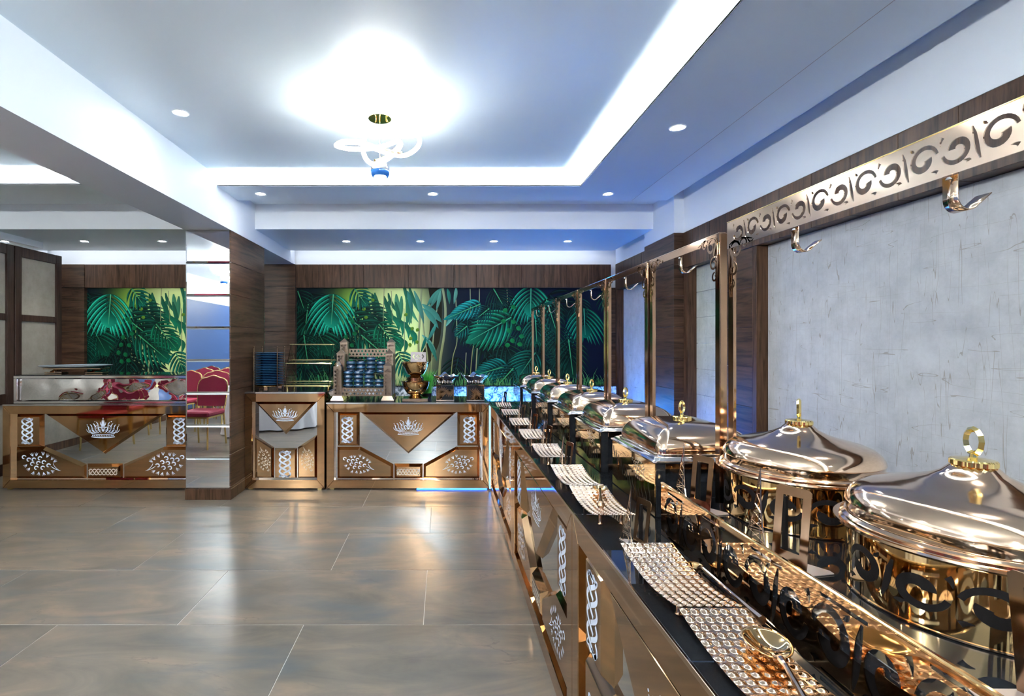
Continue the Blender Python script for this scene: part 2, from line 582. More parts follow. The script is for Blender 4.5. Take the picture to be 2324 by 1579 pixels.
def vine(mb, cx, cz, w, fn, d, sg=1, vertical=False):
    def T(a, b_):
        a *= sg
        if vertical: return (cx + b_ * w / 2 * .9, cz + a * w / 2 * sg)
        return (cx + a * w / 2, cz + b_ * w / 2)
    u = w / 2
    for a, b_ in ((-.86, .40), (-.62, .27), (-.36, .27), (-.06, .34), (-.44, .06), (-.14, .10), (.14, .14), (-.24, -.14), (.08, -.14), (.38, -.02)):
        stroke(mb, [T(p, q) for p, q in spiral(a, b_, .115, .05, 20, 300, 12)], .045 * u, .02 * u, .06 * u, fn, d)
    rr = random.Random(3)
    for a, b_, an in ((-.4, .45, 110), (-.25, .46, 80), (.1, .5, 85), (.28, .4, 60), (.5, .27, 50), (.62, .16, 35), (-.55, -.12, 220), (-.35, -.3, 240), (-.1, -.32, 255),
                      (.12, -.34, 280), (.3, -.3, 300), (.5, -.24, 320), (-.7, .05, 215)):
        for k in (-18, 4, 26):
            x2, y2 = a + .22 * cos(radians(an + k)), b_ + .2 * sin(radians(an + k))
            stroke(mb, [T(*q) for q in bez((a, b_), ((a + x2) / 2 + .02, (b_ + y2) / 2 - .02), (x2, y2), 4)], .012 * u, .004 * u, .03 * u, fn, d)
    stroke(mb, [T(*q) for q in bez((.5, -.05), (.7, -.2), (1., -.28), 6)], .02 * u, .006 * u, .03 * u, fn, d)
    stroke(mb, [T(*q) for q in bez((.62, .1), (.66, -.1), (.98, -.28), 6)], .02 * u, .006 * u, .025 * u, fn, d)

# ================================================================== ROOM
XL, XR, YB, YF = -5.0, 2.26, 6.39, -6.5
# floor: pale grout bed with individual stone tiles
fl = struct(MB().box(XL - .3, XR + .2, YF, YB + .2, -.06, -.0015), 'floor', 'grout')
tile_me = {}
y0 = 2.476 - .6 * 6
row = 0
while y0 < 4.9:
    k0 = -1.2957 if round((y0 - 2.476) / .6) % 2 == 0 else -.6787
    x = k0 - 1.2 * 4
    while x < 2.2:
        a, b_ = max(x, XL - .2), min(x + 1.2, XR)
        if b_ - a > .05:
            key = round(b_ - a, 3)
            if key not in tile_me:
                t = MB().bbox(0, b_ - a - .003, 0, .597, -.02, 0, .0008).build('tile', 'tile', fl)
                tile_me[key] = t.data
            else:
                t = bpy.data.objects.new('tile', tile_me[key]); C.objects.link(t); t.parent = fl
            t.location = (a, y0, 0)
        x += 1.2
    y0 += .6003
MB().box(XL - .2, XR, YF, 2.476 - 3.6 - .003, -.02, 0).build('tile_field', 'tile', fl)
MB().box(XL - .2, XR, y0, YB + .1, -.02, 0).build('tile_field', 'tile', fl)

# ceiling and its lowered borders
ce = struct(MB().box(XL - .3, XR + .2, YF, YB + .3, 2.757, 2.85), 'ceiling', 'ceil')
ZS = 2.672
for nm, (xa, xb, ya, yb) in {'right': (1.133, 2.03, YF, 4.61), 'back': (-1.868, 1.133, 4.193, 4.61), 'rear_left': (XL, -2.267, 4.15, 4.61)}.items():
    struct(MB().box(xa, xb, ya, yb, ZS, ZS + .008), 'soffit_panel', 'ceil', ce)
m = MB()
m.box(1.133, 1.145, YF, 4.205, ZS - .001, ZS + .046)
m.box(-1.868, 1.145, 4.193, 4.205, ZS - .001, ZS + .046)
m.box(XL, -2.267, 4.15, 4.162, ZS - .001, ZS + .046)
m.build('cove_lip', 'paint', ce)
m = MB()
m.box(1.42, 1.432, YF, 4.49, ZS + .007, 2.76); m.box(-1.868, 1.42, 4.48, 4.49, ZS + .007, 2.76); m.box(XL, -2.267, 4.44, 4.45, ZS + .007, 2.76)
m.build('cove_light_block', 'paint', ce)  # added unseen boards that keep cove light from leaking onto the walls
MB().box(1.1325, 1.1335, YF, 4.194, ZS - .004, ZS - .001).build('shadow_line', 'dark', ce)
# panel joint on the right soffit
MB().box(1.71, 1.713, YF, 4.61, ZS - .0008, ZS + .001).build('panel_joint', 'grout', ce)
# LED strips lying in the coves
led = thing('cove_led_strip', 'white LED strip glowing inside the ceiling cove of the main bay', 'light strip', (0, 0, 0))
MB().box(1.25, 1.29, YF + .3, 4.33, ZS + .012, ZS + .02).build('strip', 'led', led)
MB().box(-1.85, 1.25, 4.31, 4.35, ZS + .012, ZS + .02).build('strip', 'led', led)
led2 = tag(MB().box(XL, -2.28, 4.27, 4.31, ZS + .012, ZS + .02).build('cove_led_strip', 'led'), 'white LED strip glowing in the cove left of the long beam', 'light strip')
# rear lowered ceiling block with its own strip toward the back wall
rb = struct(MB().box(XL - .3, 2.083, 5.04, 6.20, 2.51, 2.757), 'beam', 'paint')
MB().box(XL - .2, 2.05, 5.045, 6.195, 2.5085, 2.5105).build('soffit_panel', 'ceil', rb)
led3 = tag(MB().box(XL, 1.95, 6.202, 6.208, 2.53, 2.56).build('wall_washer_strip', 'led_wall'), 'white LED strip washing the white band above the back wall panelling', 'light strip')
# long beam
struct(MB().box(-2.267, -1.868, YF, YB, 2.371, 2.757), 'beam', 'paint')

# back wall
wb = struct(MB().box(XL - .3, XR + .2, YB + .06, YB + .2, 0, 2.85), 'wall_back', 'paint')
MB().box(XL, XR, YB + .05, YB + .07, 0, 2.07).build('dark_backing', 'dark', wb)
x = -4.51
def header(x0, x1, z0=2.078, z1=2.371, y=YB):
    x = x0
    while x < x1 - .02:
        b_ = min(x + .284, x1)
        MB().bbox(x, b_ - .002, y, y + .06, z0, z1, .0015).build('wood_panel', 'wood_v', wb)
        x += .284
def column_boards(x0, x1, y, ztop, par, zb=0., d=.06):
    z = ztop
    while z > zb + .02:
        a = max(z - .282, zb)
        MB().bbox(x0, x1, y, y + d, a + .002, z, .0015).build('wood_board', 'wood_hx', par)
        z -= .282
header(-4.51, -2.24); header(-1.855, 2.113)
column_boards(-5.0, -4.512, YB - .01, 2.371, wb)
column_boards(-2.242, -1.857, YB - .02, 2.371, wb, d=.08)
column_boards(2.113, XR, YB, 2.078, wb)

# right wall with timber frame, wallpaper panels and white band
wr = struct(MB().box(XR, XR + .15, YF, YB + .2, 0, 2.85), 'wall_right', 'paint')
MB().box(2.17, XR + .01, YF, YB, 2.374, 2.757).build('white_band', 'paint', wr)
y = 6.39
yy = [3.557 + .2845 * k for k in range(-17, 4)] + [5.26 + .2845 * k for k in range(0, 4)] + [6.39]
for a, b_ in zip(yy[:-1], yy[1:]):
    b2 = min(b_, 6.39)
    if a < 4.5 < b2: b2 = 4.583
    if 4.583 <= a < 5.2: continue
    if b2 - a < .02: continue
    MB().bbox(2.165, XR, a + .0015, b2 - .0015, 2.052, 2.371, .0015).build('wood_panel', 'wood_v', wr)
def side_boards(x0, x1, y0, y1, ztop, par, zb=0.):
    z = ztop
    while z > zb + .02:
        a = max(z - .282, zb)
        MB().bbox(x0, x1, y0, y1, a + .002, z, .0015).build('wood_board', 'wood_hx', par)
        z -= .282
side_boards(2.17, XR, 3.565, 3.93, 2.05, wr)
side_boards(2.083, XR, 4.583, 5.26, 2.371, wr)
MB().box(2.083, XR, 4.583, 5.26, 2.373, 2.757).build('white_band', 'paint', wr)
for a, b_ in ((3.515, 3.563), (3.932, 3.975), (4.50, 4.581), (5.262, 5.30), (6.33, 6.39)):
    MB().bbox(2.168, XR, a, b_, 0, 2.05, .002).build('wood_trim', 'wood_v', wr)
MB().box(2.248, XR, YF + 3, 3.515, 0, 2.05).build('wallpaper_panel', 'paper', wr)
z = 2.05
while z > .02:
    a = max(z - .225, 0)
    MB().bbox(2.244, XR, 3.975, 4.50, a + .002, z, .0015).build('stone_paper_tile', 'paper_green', wr)
    z -= .225
MB().box(2.248, XR, 5.30, 6.33, 0, 2.05).build('wallpaper_panel', 'paper', wr)

# left wall, rear hall wall (seen only in the mirrors)
wl = struct(MB().box(XL - .15, XL, YF, YB, 0, 2.85), 'wall_left', 'linen')
MB().box(XL, XL + .012, YF, .4, .1, 2.25).build('blue_lit_panel', 'blue_lit_wall', wl)
MB().box(XL, XL + .02, YF, YB, 2.25, 2.757).build('white_band', 'paint', wl)
MB().box(XL, XL + .015, YF, YB, 0, .1).build('skirting', 'wood_v', wl)
wf = struct(MB().box(XL, XR, YF - .1, YF, 0, 2.85), 'wall_front', 'blue_lit_wall')

# folding wooden partition at the left
def partition(name, label, y0, y1, rz=0):
    t = thing(name, label, 'partition', (-4.505, y0, 0), 0, 'folding partition leaves')
    L_ = y1 - y0
    for a, b_ in ((0, .085), (L_ - .085, L_)):
        MB().bbox(-.04, 0, a, b_, .02, 2.405, .003).build('stile', 'door_wood', t)
    for a, b_ in ((2.30, 2.405), (1.615, 1.685), (.745, .855), (.02, .14)):
        MB().bbox(-.036, -.003, .086, L_ - .086, a, b_, .003).build('rail', 'door_wood', t)
    for a, b_ in ((1.685, 2.30), (.855, 1.615), (.14, .745)):
        MB().box(-.025, -.018, .085, L_ - .085, a, b_).build('panel', 'linen', t)
    return t
partition('partition_leaf', 'wood-framed folding leaf with grey fabric panels, next to the back wall', 5.345, 6.0)
partition('partition_leaf', 'wood-framed folding leaf with grey fabric panels, at the picture edge', 4.66, 5.33)
struct(MB().box(-4.56, -4.49, 3.0, 5.7, 2.44, 2.508), 'trim_1', 'paint')

# pillar: mirror tiles to the hall, timber boards on its sides
pl = struct(MB().box(-2.255, -1.88, 4.478, 5.29, 0, 2.371), 'pillar', 'dark')
pitch = 74 * 4.466 / F
zt = 2.371
for k in range(8):
    zb = max(zt - pitch, .095)
    m = MB(); m.mi = 0
    b_ = .012
    fr = [(-2.266, zb + .001), (-1.869, zb + .001), (-1.869, zt - .001), (-2.266, zt - .001)]
    fn = lambda u, v, d: (u, d, v)
    m.prism(fr, fn, 4.478, 4.470); m.prism(fr, fn, 4.470, 4.466, b_)
    m.build('mirror_tile', 'mirror', pl)
    zt = zb
z = 2.371
while z > .1:
    a = max(z - .282, .095)
    MB().bbox(-1.882, -1.868, 4.466, 5.303, a + .001, z - .001, .0015).build('wood_board', 'wood_hx', pl)
    MB().bbox(-2.267, -2.253, 4.48, 5.303, a + .001, z - .001, .0015).build('wood_board', 'wood_hx', pl)
    z -= .282
MB().bbox(-2.27, -1.864, 4.46, 5.306, 0, .095, .002).build('skirting', 'wood_v', pl)


# ------------------------------------------------------------------ jungle murals
def paint_mural(name, label, px0, px1, shift):
    """flat print on the back wall; leaves drawn in picture units, 1 unit = one pixel of width"""
    Ym = YB + .048
    k = Ym / F
    mb = MB()
    lay = [0]
    def fn(u, v, d=0):
        return ((u + shift - CX) * k, Ym - lay[0], H - (v - CY) * k)
    rr = random.Random(11)
    lerp = lambda a, b_, t: tuple(x + (y_ - x) * t for x, y_ in zip(a, b_))
    def bg(u, v):
        g = math.exp(-((u - 910) / (80 if u < 910 else 58)) ** 2) * math.exp(-((v - 745) / 130) ** 2)
        g2 = math.exp(-((u - 815) / 45) ** 2) * math.exp(-((v - 700) / 60) ** 2) * .6
        c = lerp((.006, .022, .032), (.004, .016, .045), min(1, max(0, (u - 800) / 300)))
        c = lerp(c, (.26, .46, .05), min(1, g2 * 1.8))
        return lerp(c, (.72, .80, .42), min(1, g * 1.5))
    # ground of the print
    nx, ny = 90, 34
    vs, cs, fs = [], [], []
    for j in range(ny + 1):
        for i in range(nx + 1):
            u, v = 560 + (1400 - 560) * i / nx, 645 + (960 - 645) * j / ny
            vs.append(fn(u, v)); cs.append(bg(u, v))
    for j in range(ny):
        for i in range(nx):
            a = j * (nx + 1) + i
            fs.append((a, a + 1, a + nx + 2, a + nx + 1))
    o = len(mb.v); mb.v += vs; mb.c += cs
    for f in fs: mb.f.append(f); mb.m.append(0)
    def stroke2(pts, w0, w1, wm, c0, c1):
        lay[0] += .000002
        l, r = ribbon(pts, w0, w1, wm)
        n = len(l)
        mb.add([fn(*p) for p in l] + [fn(*p) for p in r], [(i, i + 1, n + i + 1, n + i) for i in range(n - 1)])
        mb.c += [lerp(c0, c1, i / (n - 1)) for i in range(n)] * 1 + [tuple(x * .72 for x in lerp(c0, c1, i / (n - 1))) for i in range(n)]
    def leaf(bx, by, tx, ty, Wd, n, c0, c1, rib=(.10, .42, .22), fat=1., droop=.55, spread=82):
        lay[0] += .00002
        a = Vector((tx - bx, ty - by)); L_ = a.length; d = a / L_
        for t, s in sorted([(i / (n - 1), s) for i in range(n) for s in (-1, 1)]):
            st = Vector((bx, by)) + a * t * .82
            an = radians(spread - (spread - 20) * t) * s
            dr = Vector((d.x * cos(an) - d.y * sin(an), d.x * sin(an) + d.y * cos(an)))
            ln = Wd * (.55 + .5 * sin(pi * min(1, .25 + t * .75))) * (1 - .25 * t)
            en = st + dr * ln + d * ln * droop * (.4 + .6 * (1 - t)) + Vector((0, ln * .10))
            mid = st + dr * ln * .62 + d * ln * .06
            pts = bez(tuple(st), tuple(mid), tuple(en), 9)
            w = L_ / n * .62 * fat
            q = .7 + .5 * rr.random()
            stroke2(pts, w * .5, w * .08, w * (1.0 + .25 * rr.random()), tuple(x * q * .75 for x in c0), tuple(x * q for x in c1))
            hl = [(p[0] - w * .16, p[1] - w * .16) for p in pts[1:8]]
            stroke2(hl, w * .2, w * .04, w * .42, tuple(x * q * 1.05 for x in c1), tuple(min(.8, x * q * 1.9 + .01) for x in c1))
        w = Wd * .34 * fat
        stroke2(bez(tuple(Vector((bx, by)) + a * .62), tuple(Vector((bx, by)) + a * .9), (tx + d.x * L_ * .12, ty + d.y * L_ * .12), 9), w * .4, w * .1, w * 1.5, c0, tuple(x * 1.15 for x in c1))
        stroke2([(bx, by), (bx + a.x * .5, by + a.y * .5), (tx, ty)], 2.6, .8, 1.8, rib, rib)
    def vein(pts, w, c, c1=None):
        stroke2([tuple(p[:2]) for p in smooth_pts([(*p, 0) for p in pts], sub=5)], w, w, w, c, c1 or c)
    def oval(x, y, r, an, c):
        e = (x + r * 2 * cos(radians(an)), y + r * 2 * sin(radians(an)))
        stroke2([(x, y), ((x + e[0]) / 2, (y + e[1]) / 2), e][0:1] + bez((x, y), ((x + e[0]) / 2, (y + e[1]) / 2), e, 13)[1:], r * .5, .3, r * 1.7, c, tuple(q * .8 for q in c))
    DK0, DK1 = (.002, .035, .03), (.004, .075, .055)
    MD0, MD1 = (.004, .085, .06), (.008, .17, .11)
    BR0, BR1 = (.008, .15, .10), (.03, .40, .28)
    # faint far foliage
    for i in range(34):
        x = rr.choice([rr.uniform(600, 830), rr.uniform(1010, 1390)]); y = rr.uniform(650, 900)
        an = rr.uniform(40, 140); l = rr.uniform(40, 80)
        leaf(x, y, x + l * cos(radians(an)), y + l * sin(radians(an)), l * .6, 6, (.002, .02, .022), (.003, .045, .042), rib=(.004, .06, .05))
    for i in range(46):
        x = rr.choice([rr.uniform(668, 800), rr.uniform(1020, 1385)]); y = rr.uniform(655, 870)
        an = rr.uniform(30, 150); l = rr.uniform(30, 60); q = rr.uniform(.4, 1.)
        leaf(x, y, x + l * cos(radians(an)), y + l * sin(radians(an)), l * .7, 6, (.002 * q, .03 * q, .028 * q), (.005 * q, .085 * q, .07 * q), rib=(.004, .08, .06), droop=.7)
    # hanging fronds over the glow
    for i in range(26):
        x = rr.uniform(795, 930); y = rr.uniform(640, 700)
        l = rr.uniform(35, 75)
        c = lerp(MD1, (.14, .42, .26), rr.random() if x > 850 else .15 * rr.random())
        stroke2(bez((x, y), (x + rr.uniform(-6, 12), y + l * .5), (x + rr.uniform(-10, 30), y + l), 7), 3, .6, rr.uniform(7, 12), tuple(q * .8 for q in c), c)
    leaf(815, 690, 872, 738, 40, 8, DK0, DK1); leaf(800, 700, 850, 765, 46, 9, DK0, (.004, .06, .05))
    leaf(790, 720, 880, 790, 46, 9, DK0, (.005, .09, .06))
    # curving drooping leaf chain
    for x, y, an, l in ((868, 712, 60, 36), (880, 716, 55, 44), (892, 722, 62, 46), (905, 730, 60, 44), (918, 742, 64, 42), (928, 752, 68, 34), (888, 752, 70, 30), (900, 765, 70, 30), (910, 772, 72, 28)):
        c = lerp(MD1, (.03, .34, .2), rr.random())
        stroke2(bez((x, y), (x + l * .6, y + l * .1), (x + l * cos(radians(an)), y + l * sin(radians(an))), 8), 3, .6, 11, tuple(q * .7 for q in c), c)
    # trunk at the glow foot
    vein([(925, 900), (940, 850), (965, 815), (985, 770), (990, 700), (985, 650)], 26, (.055, .05, .022), (.035, .035, .02))
    # bamboo and hanging vines
    for pts, w in (([(957, 652), (953, 720), (950, 790), (956, 850), (955, 905)], 4.6), ([(956, 690), (962, 750), (971, 820), (973, 905)], 3.2),
                   ([(1004, 650), (1011, 700), (1008, 760), (999, 820), (995, 905)], 5.4), ([(998, 660), (985, 750), (978, 850), (976, 905)], 2.6),
                   ([(1034, 660), (1036, 720), (1037, 775), (1028, 810), (1023, 860)], 1.8), ([(1067, 655), (1068, 716)], 1.6), ([(1088, 655), (1087, 700), (1080, 760), (1072, 800), (1066, 870)], 1.8),
                   ([(1083, 790), (1079, 860)], 2.4), ([(1150, 650), (1152, 690)], 1.2), ([(872, 650), (870, 720), (871, 760)], 1.6), ([(888, 660), (891, 740)], 1.4),
                   ([(917, 700), (918, 770), (917, 820), (923, 870), (925, 905)], 1.5), ([(1058, 800), (1054, 870)], 1.6)):
        vein(pts, w, (.38, .42, .28), (.30, .32, .15))
    # long pale blades at the bamboo
    for x, y, x2, y2, w in ((958, 690, 1003, 732, 15), (960, 700, 995, 745, 12), (1000, 655, 968, 695, 12), (1002, 655, 975, 700, 9), (1000, 660, 990, 705, 8), (958, 760, 990, 800, 9),
                            (968, 770, 992, 820, 9), (966, 765, 955, 800, 7), (990, 735, 970, 775, 8), (1013, 735, 1045, 690, 12), (1012, 740, 1038, 700, 9), (940, 660, 962, 735, 11), (925, 660, 935, 715, 10),
                            (1015, 655, 1020, 690, 8), (1035, 652, 1030, 690, 8)):
        c = lerp((.02, .25, .2), (.22, .46, .38), rr.random())
        stroke2(bez((x, y), ((x + x2) / 2 + 3, (y + y2) / 2 - 4), (x2, y2), 8), 2, .5, w, c, tuple(q * .7 for q in c))
    # yellow green speckle leaves
    for x, y in ((925, 712), (938, 742), (950, 745), (935, 765), (930, 778), (945, 772), (815, 690), (830, 700), (835, 720), (850, 680)):
        oval(x, y, 4.5, rr.uniform(0, 180), (.22, .36, .05))
    # big monstera at the left and the leaves below it
    leaf(700, 690, 690, 770, 40, 8, DK0, (.004, .08, .055)); leaf(676, 660, 690, 700, 36, 7, DK0, DK1)
    leaf(706, 725, 747, 800, 48, 9, (.003, .055, .04), (.006, .12, .075), rib=(.05, .22, .12))
    leaf(690, 760, 700, 830, 40, 8, DK0, DK1)
    leaf(722, 850, 735, 910, 50, 8, DK0, (.004, .08, .06))
    leaf(757, 668, 752, 736, 62, 8, BR0, BR1, rib=(.14, .5, .3), droop=.75, fat=1.15)
    leaf(820, 760, 885, 815, 46, 8, (.004, .075, .05), (.012, .20, .13), rib=(.10, .42, .22), droop=.7)
    leaf(805, 655, 830, 690, 30, 6, MD0, (.01, .2, .15))
    leaf(860, 735, 905, 790, 34, 8, MD0, (.01, .22, .12))
    leaf(905, 800, 925, 850, 30, 7, MD0, (.008, .2, .15))
    for x, y, an in ((790, 722, 20), (805, 728, 150), (808, 740, 60), (786, 760, 100), (800, 757, 0), (783, 778, 120), (795, 780, 40), (775, 795, 90), (788, 800, 60), (780, 815, 70), (793, 815, 30)):
        oval(x, y, 5.5, an, (.012, .22, .09))
    # right side: monstera over the corner, arched fronds
    leaf(1205, 650, 1204, 712, 56, 8, BR0, (.016, .27, .18), rib=(.12, .46, .3), droop=.8)
    leaf(1160, 720, 1068, 772, 46, 9, (.005, .10, .065), (.014, .23, .14), rib=(.10, .42, .24), droop=.8)
    leaf(1325, 700, 1328, 760, 52, 8, (.004, .09, .06), (.01, .21, .13), rib=(.10, .40, .26), droop=.8)
    leaf(1215, 800, 1180, 850, 46, 9, (.003, .07, .06), (.008, .16, .13), rib=(.06, .3, .2), droop=.7)
    leaf(1215, 725, 1218, 775, 40, 8, DK0, (.005, .12, .08), droop=.8)
    leaf(1270, 740, 1262, 800, 40, 8, DK0, DK1); leaf(1290, 770, 1300, 850, 46, 9, DK0, (.004, .07, .05)); leaf(1240, 680, 1262, 750, 36, 8, DK0, DK1)
    leaf(1150, 830, 1075, 852, 30, 10, (.004, .10, .10), (.012, .22, .20), droop=.7)
    leaf(1165, 835, 1120, 885, 34, 9, DK0, (.005, .11, .11), droop=.6)
    leaf(1090, 690, 1015, 722, 22, 9, (.006, .13, .12), (.02, .27, .25), droop=.9)
    leaf(1110, 700, 1085, 720, 26, 7, DK0, (.004, .1, .1)); leaf(1060, 740, 1035, 760, 18, 6, DK0, (.006, .16, .13))
    leaf(1375, 660, 1380, 700, 30, 6, DK0, DK1); leaf(1120, 655, 1140, 690, 40, 8, DK0, (.003, .06, .055))
    for x, y, an in ((1150, 700, 130), (1160, 695, 20), (1148, 728, 170), (1160, 728, 20), (1152, 745, 60), (1172, 742, 30), (1160, 768, 60), (1178, 762, 10), (1157, 782, 170), (1174, 780, 10)):
        oval(x, y, 6, an, (.012, .25, .09))
    o = mb.build(name, 'mural')
    # clip to the panel
    bm = bmesh.new(); bm.from_mesh(o.data)
    for co, no in (((px0 - CX) * k, (-1, 0, 0)), ((px1 - CX) * k, (1, 0, 0))):
        g = bm.verts[:] + bm.edges[:] + bm.faces[:]
        bmesh.ops.bisect_plane(bm, geom=g, plane_co=(co, 0, 0), plane_no=no, clear_outer=True)
    g = bm.verts[:] + bm.edges[:] + bm.faces[:]
    bmesh.ops.bisect_plane(bm, geom=g, plane_co=(0, 0, 2.078), plane_no=(0, 0, 1), clear_outer=True)
    g = bm.verts[:] + bm.edges[:] + bm.faces[:]
    bmesh.ops.bisect_plane(bm, geom=g, plane_co=(0, 0, .5), plane_no=(0, 0, -1), clear_outer=True)
    bm.to_mesh(o.data); bm.free()
    return tag(o, label, 'mural')


paint_mural('jungle_mural', 'jungle leaf mural print behind the plate and bowl racks', 671, 1388, 0)
paint_mural('jungle_mural', 'jungle leaf mural print behind the ice box counter', 193, 606, -505)

# planter ledge with plastic grass along the mural foot, lit blue
pt = thing('planter_trough', 'marbled planter trough with plastic grass below the mural, lit blue', 'planter', (0, 0, 0))
MB().bbox(-1.85, 2.1, 6.16, 6.38, 0, .855, .004).build('trough', 'marble', pt)
MB().box(-1.85, 2.1, 6.15, 6.385, .856, .866).build('rim', 'black', pt)
m = MB(); rg = random.Random(5)
for i in range(420):
    x, y = rg.uniform(-1.8, 2.0), rg.uniform(6.2, 6.35)
    l, a, w = rg.uniform(.03, .13), rg.uniform(0, 2 * pi), .004
    if rg.random() < .12: l += .10
    dx, dy = cos(a) * l * .5, sin(a) * l * .2
    m.add([(x - w, y, .86), (x + w, y, .86), (x + w * .7 + dx * .4, y + dy * .4, .86 + l * .6), (x - w * .7 + dx * .4, y + dy * .4, .86 + l * .6), (x + dx, y + dy, .86 + l)],
          [(0, 1, 2, 3), (3, 2, 4)])
g = m.build('grass', 'grass', pt); g['kind'] = 'stuff'
# blue LED strips
b1 = thing('blue_led_strip', 'blue LED strip behind the buffet at the foot of the right wall', 'light strip', (2.0, 0, .62))
MB().box(0, .03, 3.62, 6.05, 0, .012).build('strip', 'ledblue', b1)
MB().box(.03, .07, 3.62, 6.05, -.04, -.01).build('bracket', 'dark', b1)
b2 = thing('blue_led_strip', 'blue LED strip in front of the marbled planter trough', 'light strip', (0, 6.01, .60))
MB().box(.1, 1.95, 0, .02, 0, .02).build('strip', 'ledplant', b2)
MB().box(.1, 1.95, -.02, .135, -.05, -.01).build('bracket', 'dark', b2)
b3 = thing('blue_led_strip', 'thin upright blue LED strip in the corner gap between the counters', 'light strip', (.437, 4.735, .02))
MB().box(-.006, .006, 0, .01, 0, .77).build('strip', 'ledcyan', b3)
b4 = thing('blue_led_strip', 'blue LED strip under the base of the wide back counter', 'light strip', (-.25, 4.775, .002))
MB().box(0, .66, 0, .03, 0, .006).build('strip', 'ledunder', b4)


# ================================================================== LAMPS
def downlight(x, y, z, label, energy=None):
    t = thing('downlight', label, 'downlight', (x, y, z), 0, 'recessed ceiling downlights')
    MB().lathe([(.034, -.001), (.046, -.004), (.05, -.001), (.05, .003)], seg=24).build('trim_ring', 'paint', t, True)
    MB().lathe([(0, -.0012), (.034, -.0012)], seg=24).build('lens', 'lamp', t)
    l = bpy.data.lights.new('bulb', 'SPOT'); l.energy = energy or DOWN; l.spot_size = radians(95); l.spot_blend = 1; l.shadow_soft_size = .03
    l.color = (1, .97, .93)
    o = bpy.data.objects.new('bulb', l); C.objects.link(o); o.parent = t; o.location = (0, 0, -.012)


downlight(-1.577, 3.05, 2.757, 'round recessed downlight in the main ceiling beside the long beam')
downlight(1.412, 3.06, ZS, 'round recessed downlight in the right-hand lowered ceiling')
for i, px_ in enumerate((592, 982.5, 1380)):
    downlight((px_ - CX) * 4.41 / F, 4.41, ZS, ('leftmost', 'middle', 'rightmost')[i] + ' of three downlights in the lowered ceiling before the cross beam', 8)
for i, px_ in enumerate((786, 954, 1121, 1288)):
    downlight((px_ - CX) * 5.63 / F, 5.63, 2.5085, ORD[i] + ' downlight from the long beam, in the rear ceiling before the mural', 7)
for i, px_ in enumerate((14, 191, 368)):
    downlight((px_ - CX) * 5.63 / F, 5.63, 2.5085, ORD[i] + ' downlight from the partition, in the rear ceiling left of the pillar', 7)
# downlights added behind the photographer, out of view, for more light
for i, (x, y, z) in enumerate(((-1.577, .9, 2.757), (1.412, 1.2, ZS), (1.412, -.7, ZS), (-1.577, -1.3, 2.757), (0, -2.5, 2.757), (-3.6, 2.2, 2.757), (-3.6, -.5, 2.757), (-3.6, -3.5, 2.757), (.3, -4.8, 2.757))):
    downlight(x, y, z, 'added round recessed downlight, unseen behind the photographer, number ' + ORD[i])

Yp = 3.01
pe = thing('pendant_lamp', 'looping white LED tube pendant with glass ball hanging from the ceiling', 'pendant lamp', (-.376, Yp, 2.757))
def LP(x, y, Y): return P(x, y, Y) - Vector((-.376, Yp, 2.757))
MB().lathe([(.069, 0), (.07, -.052), (.066, -.055)], seg=40).build('canopy', 'paint', pe, True)
MB().lathe([(0, -.056), (.068, -.056), (.068, -.052)], seg=40).build('canopy_plate', 'brass', pe, True)
loop = [(763, 330, 3.02), (800, 338, 2.90), (860, 334, 2.86), (902, 321, 2.94), (909, 331, 3.06), (893, 350, 3.08), (868, 367, 3.05), (843, 371, 2.99), (826, 350, 2.93), (827, 315, 2.94),
        (846, 296, 2.98), (885, 292, 3.0), (925, 297, 3.02), (951, 313, 3.05), (946, 336, 3.05), (915, 353, 3.0), (872, 345, 3.06), (820, 326, 3.13), (784, 323, 3.12)]
cl = smooth_pts([LP(*q) for q in loop], closed=True, sub=10)
MB().tube(cl, .0125, 10, closed=True).build('light_tube', 'pend', pe, True)
cen = sum(cl, Vector()) / len(cl)
back = [p + (cen - p).normalized() * .006 + Vector((0, 0, .013)) for p in cl]
n = len(back)
for a, b_ in ((.21, .36), (.79, 1.0)):
    MB().tube(back[int(a * n):int(b_ * n)], .009, 8).build('gold_backing', 'brass', pe, True)
for x, y, Y in ((846, 292, 3.0), (862, 372, 3.01), (903, 318, 2.96)):
    q = LP(x, y, Y)
    MB().tube([(max(-.04, min(.04, q.x * .5)), 0, -.056), tuple(q)], .0012, 5).build('wire', 'champ', pe)
    MB().tube([(max(-.04, min(.04, q.x * .5)), 0, -.056), (max(-.04, min(.04, q.x * .5)), 0, -.075)], .004, 6).build('wire_grip', 'brass', pe)
ball = LP(863, 389, Yp)
R = .058
MB().lathe([(0, R)] + [(R * sin(a), R * cos(a)) for a in [i * pi / 2.0 / 10 for i in range(1, 11)]], tuple(ball), 32).build('ball_shell', 'steel', pe, True)
MB().lathe([(R * .99 * sin(a), R * cos(a)) for a in [pi / 2 + i * pi / 5 / 6 for i in range(0, 7)]], tuple(ball), 32).build('blue_glass', 'ballglass', pe, True)
MB().lathe([(R * .8 * sin(a), R * cos(a)) for a in [pi * .7 + i * pi * .3 / 6 for i in range(0, 7)]], tuple(ball), 32).build('ball_diffuser', 'pend', pe, True)


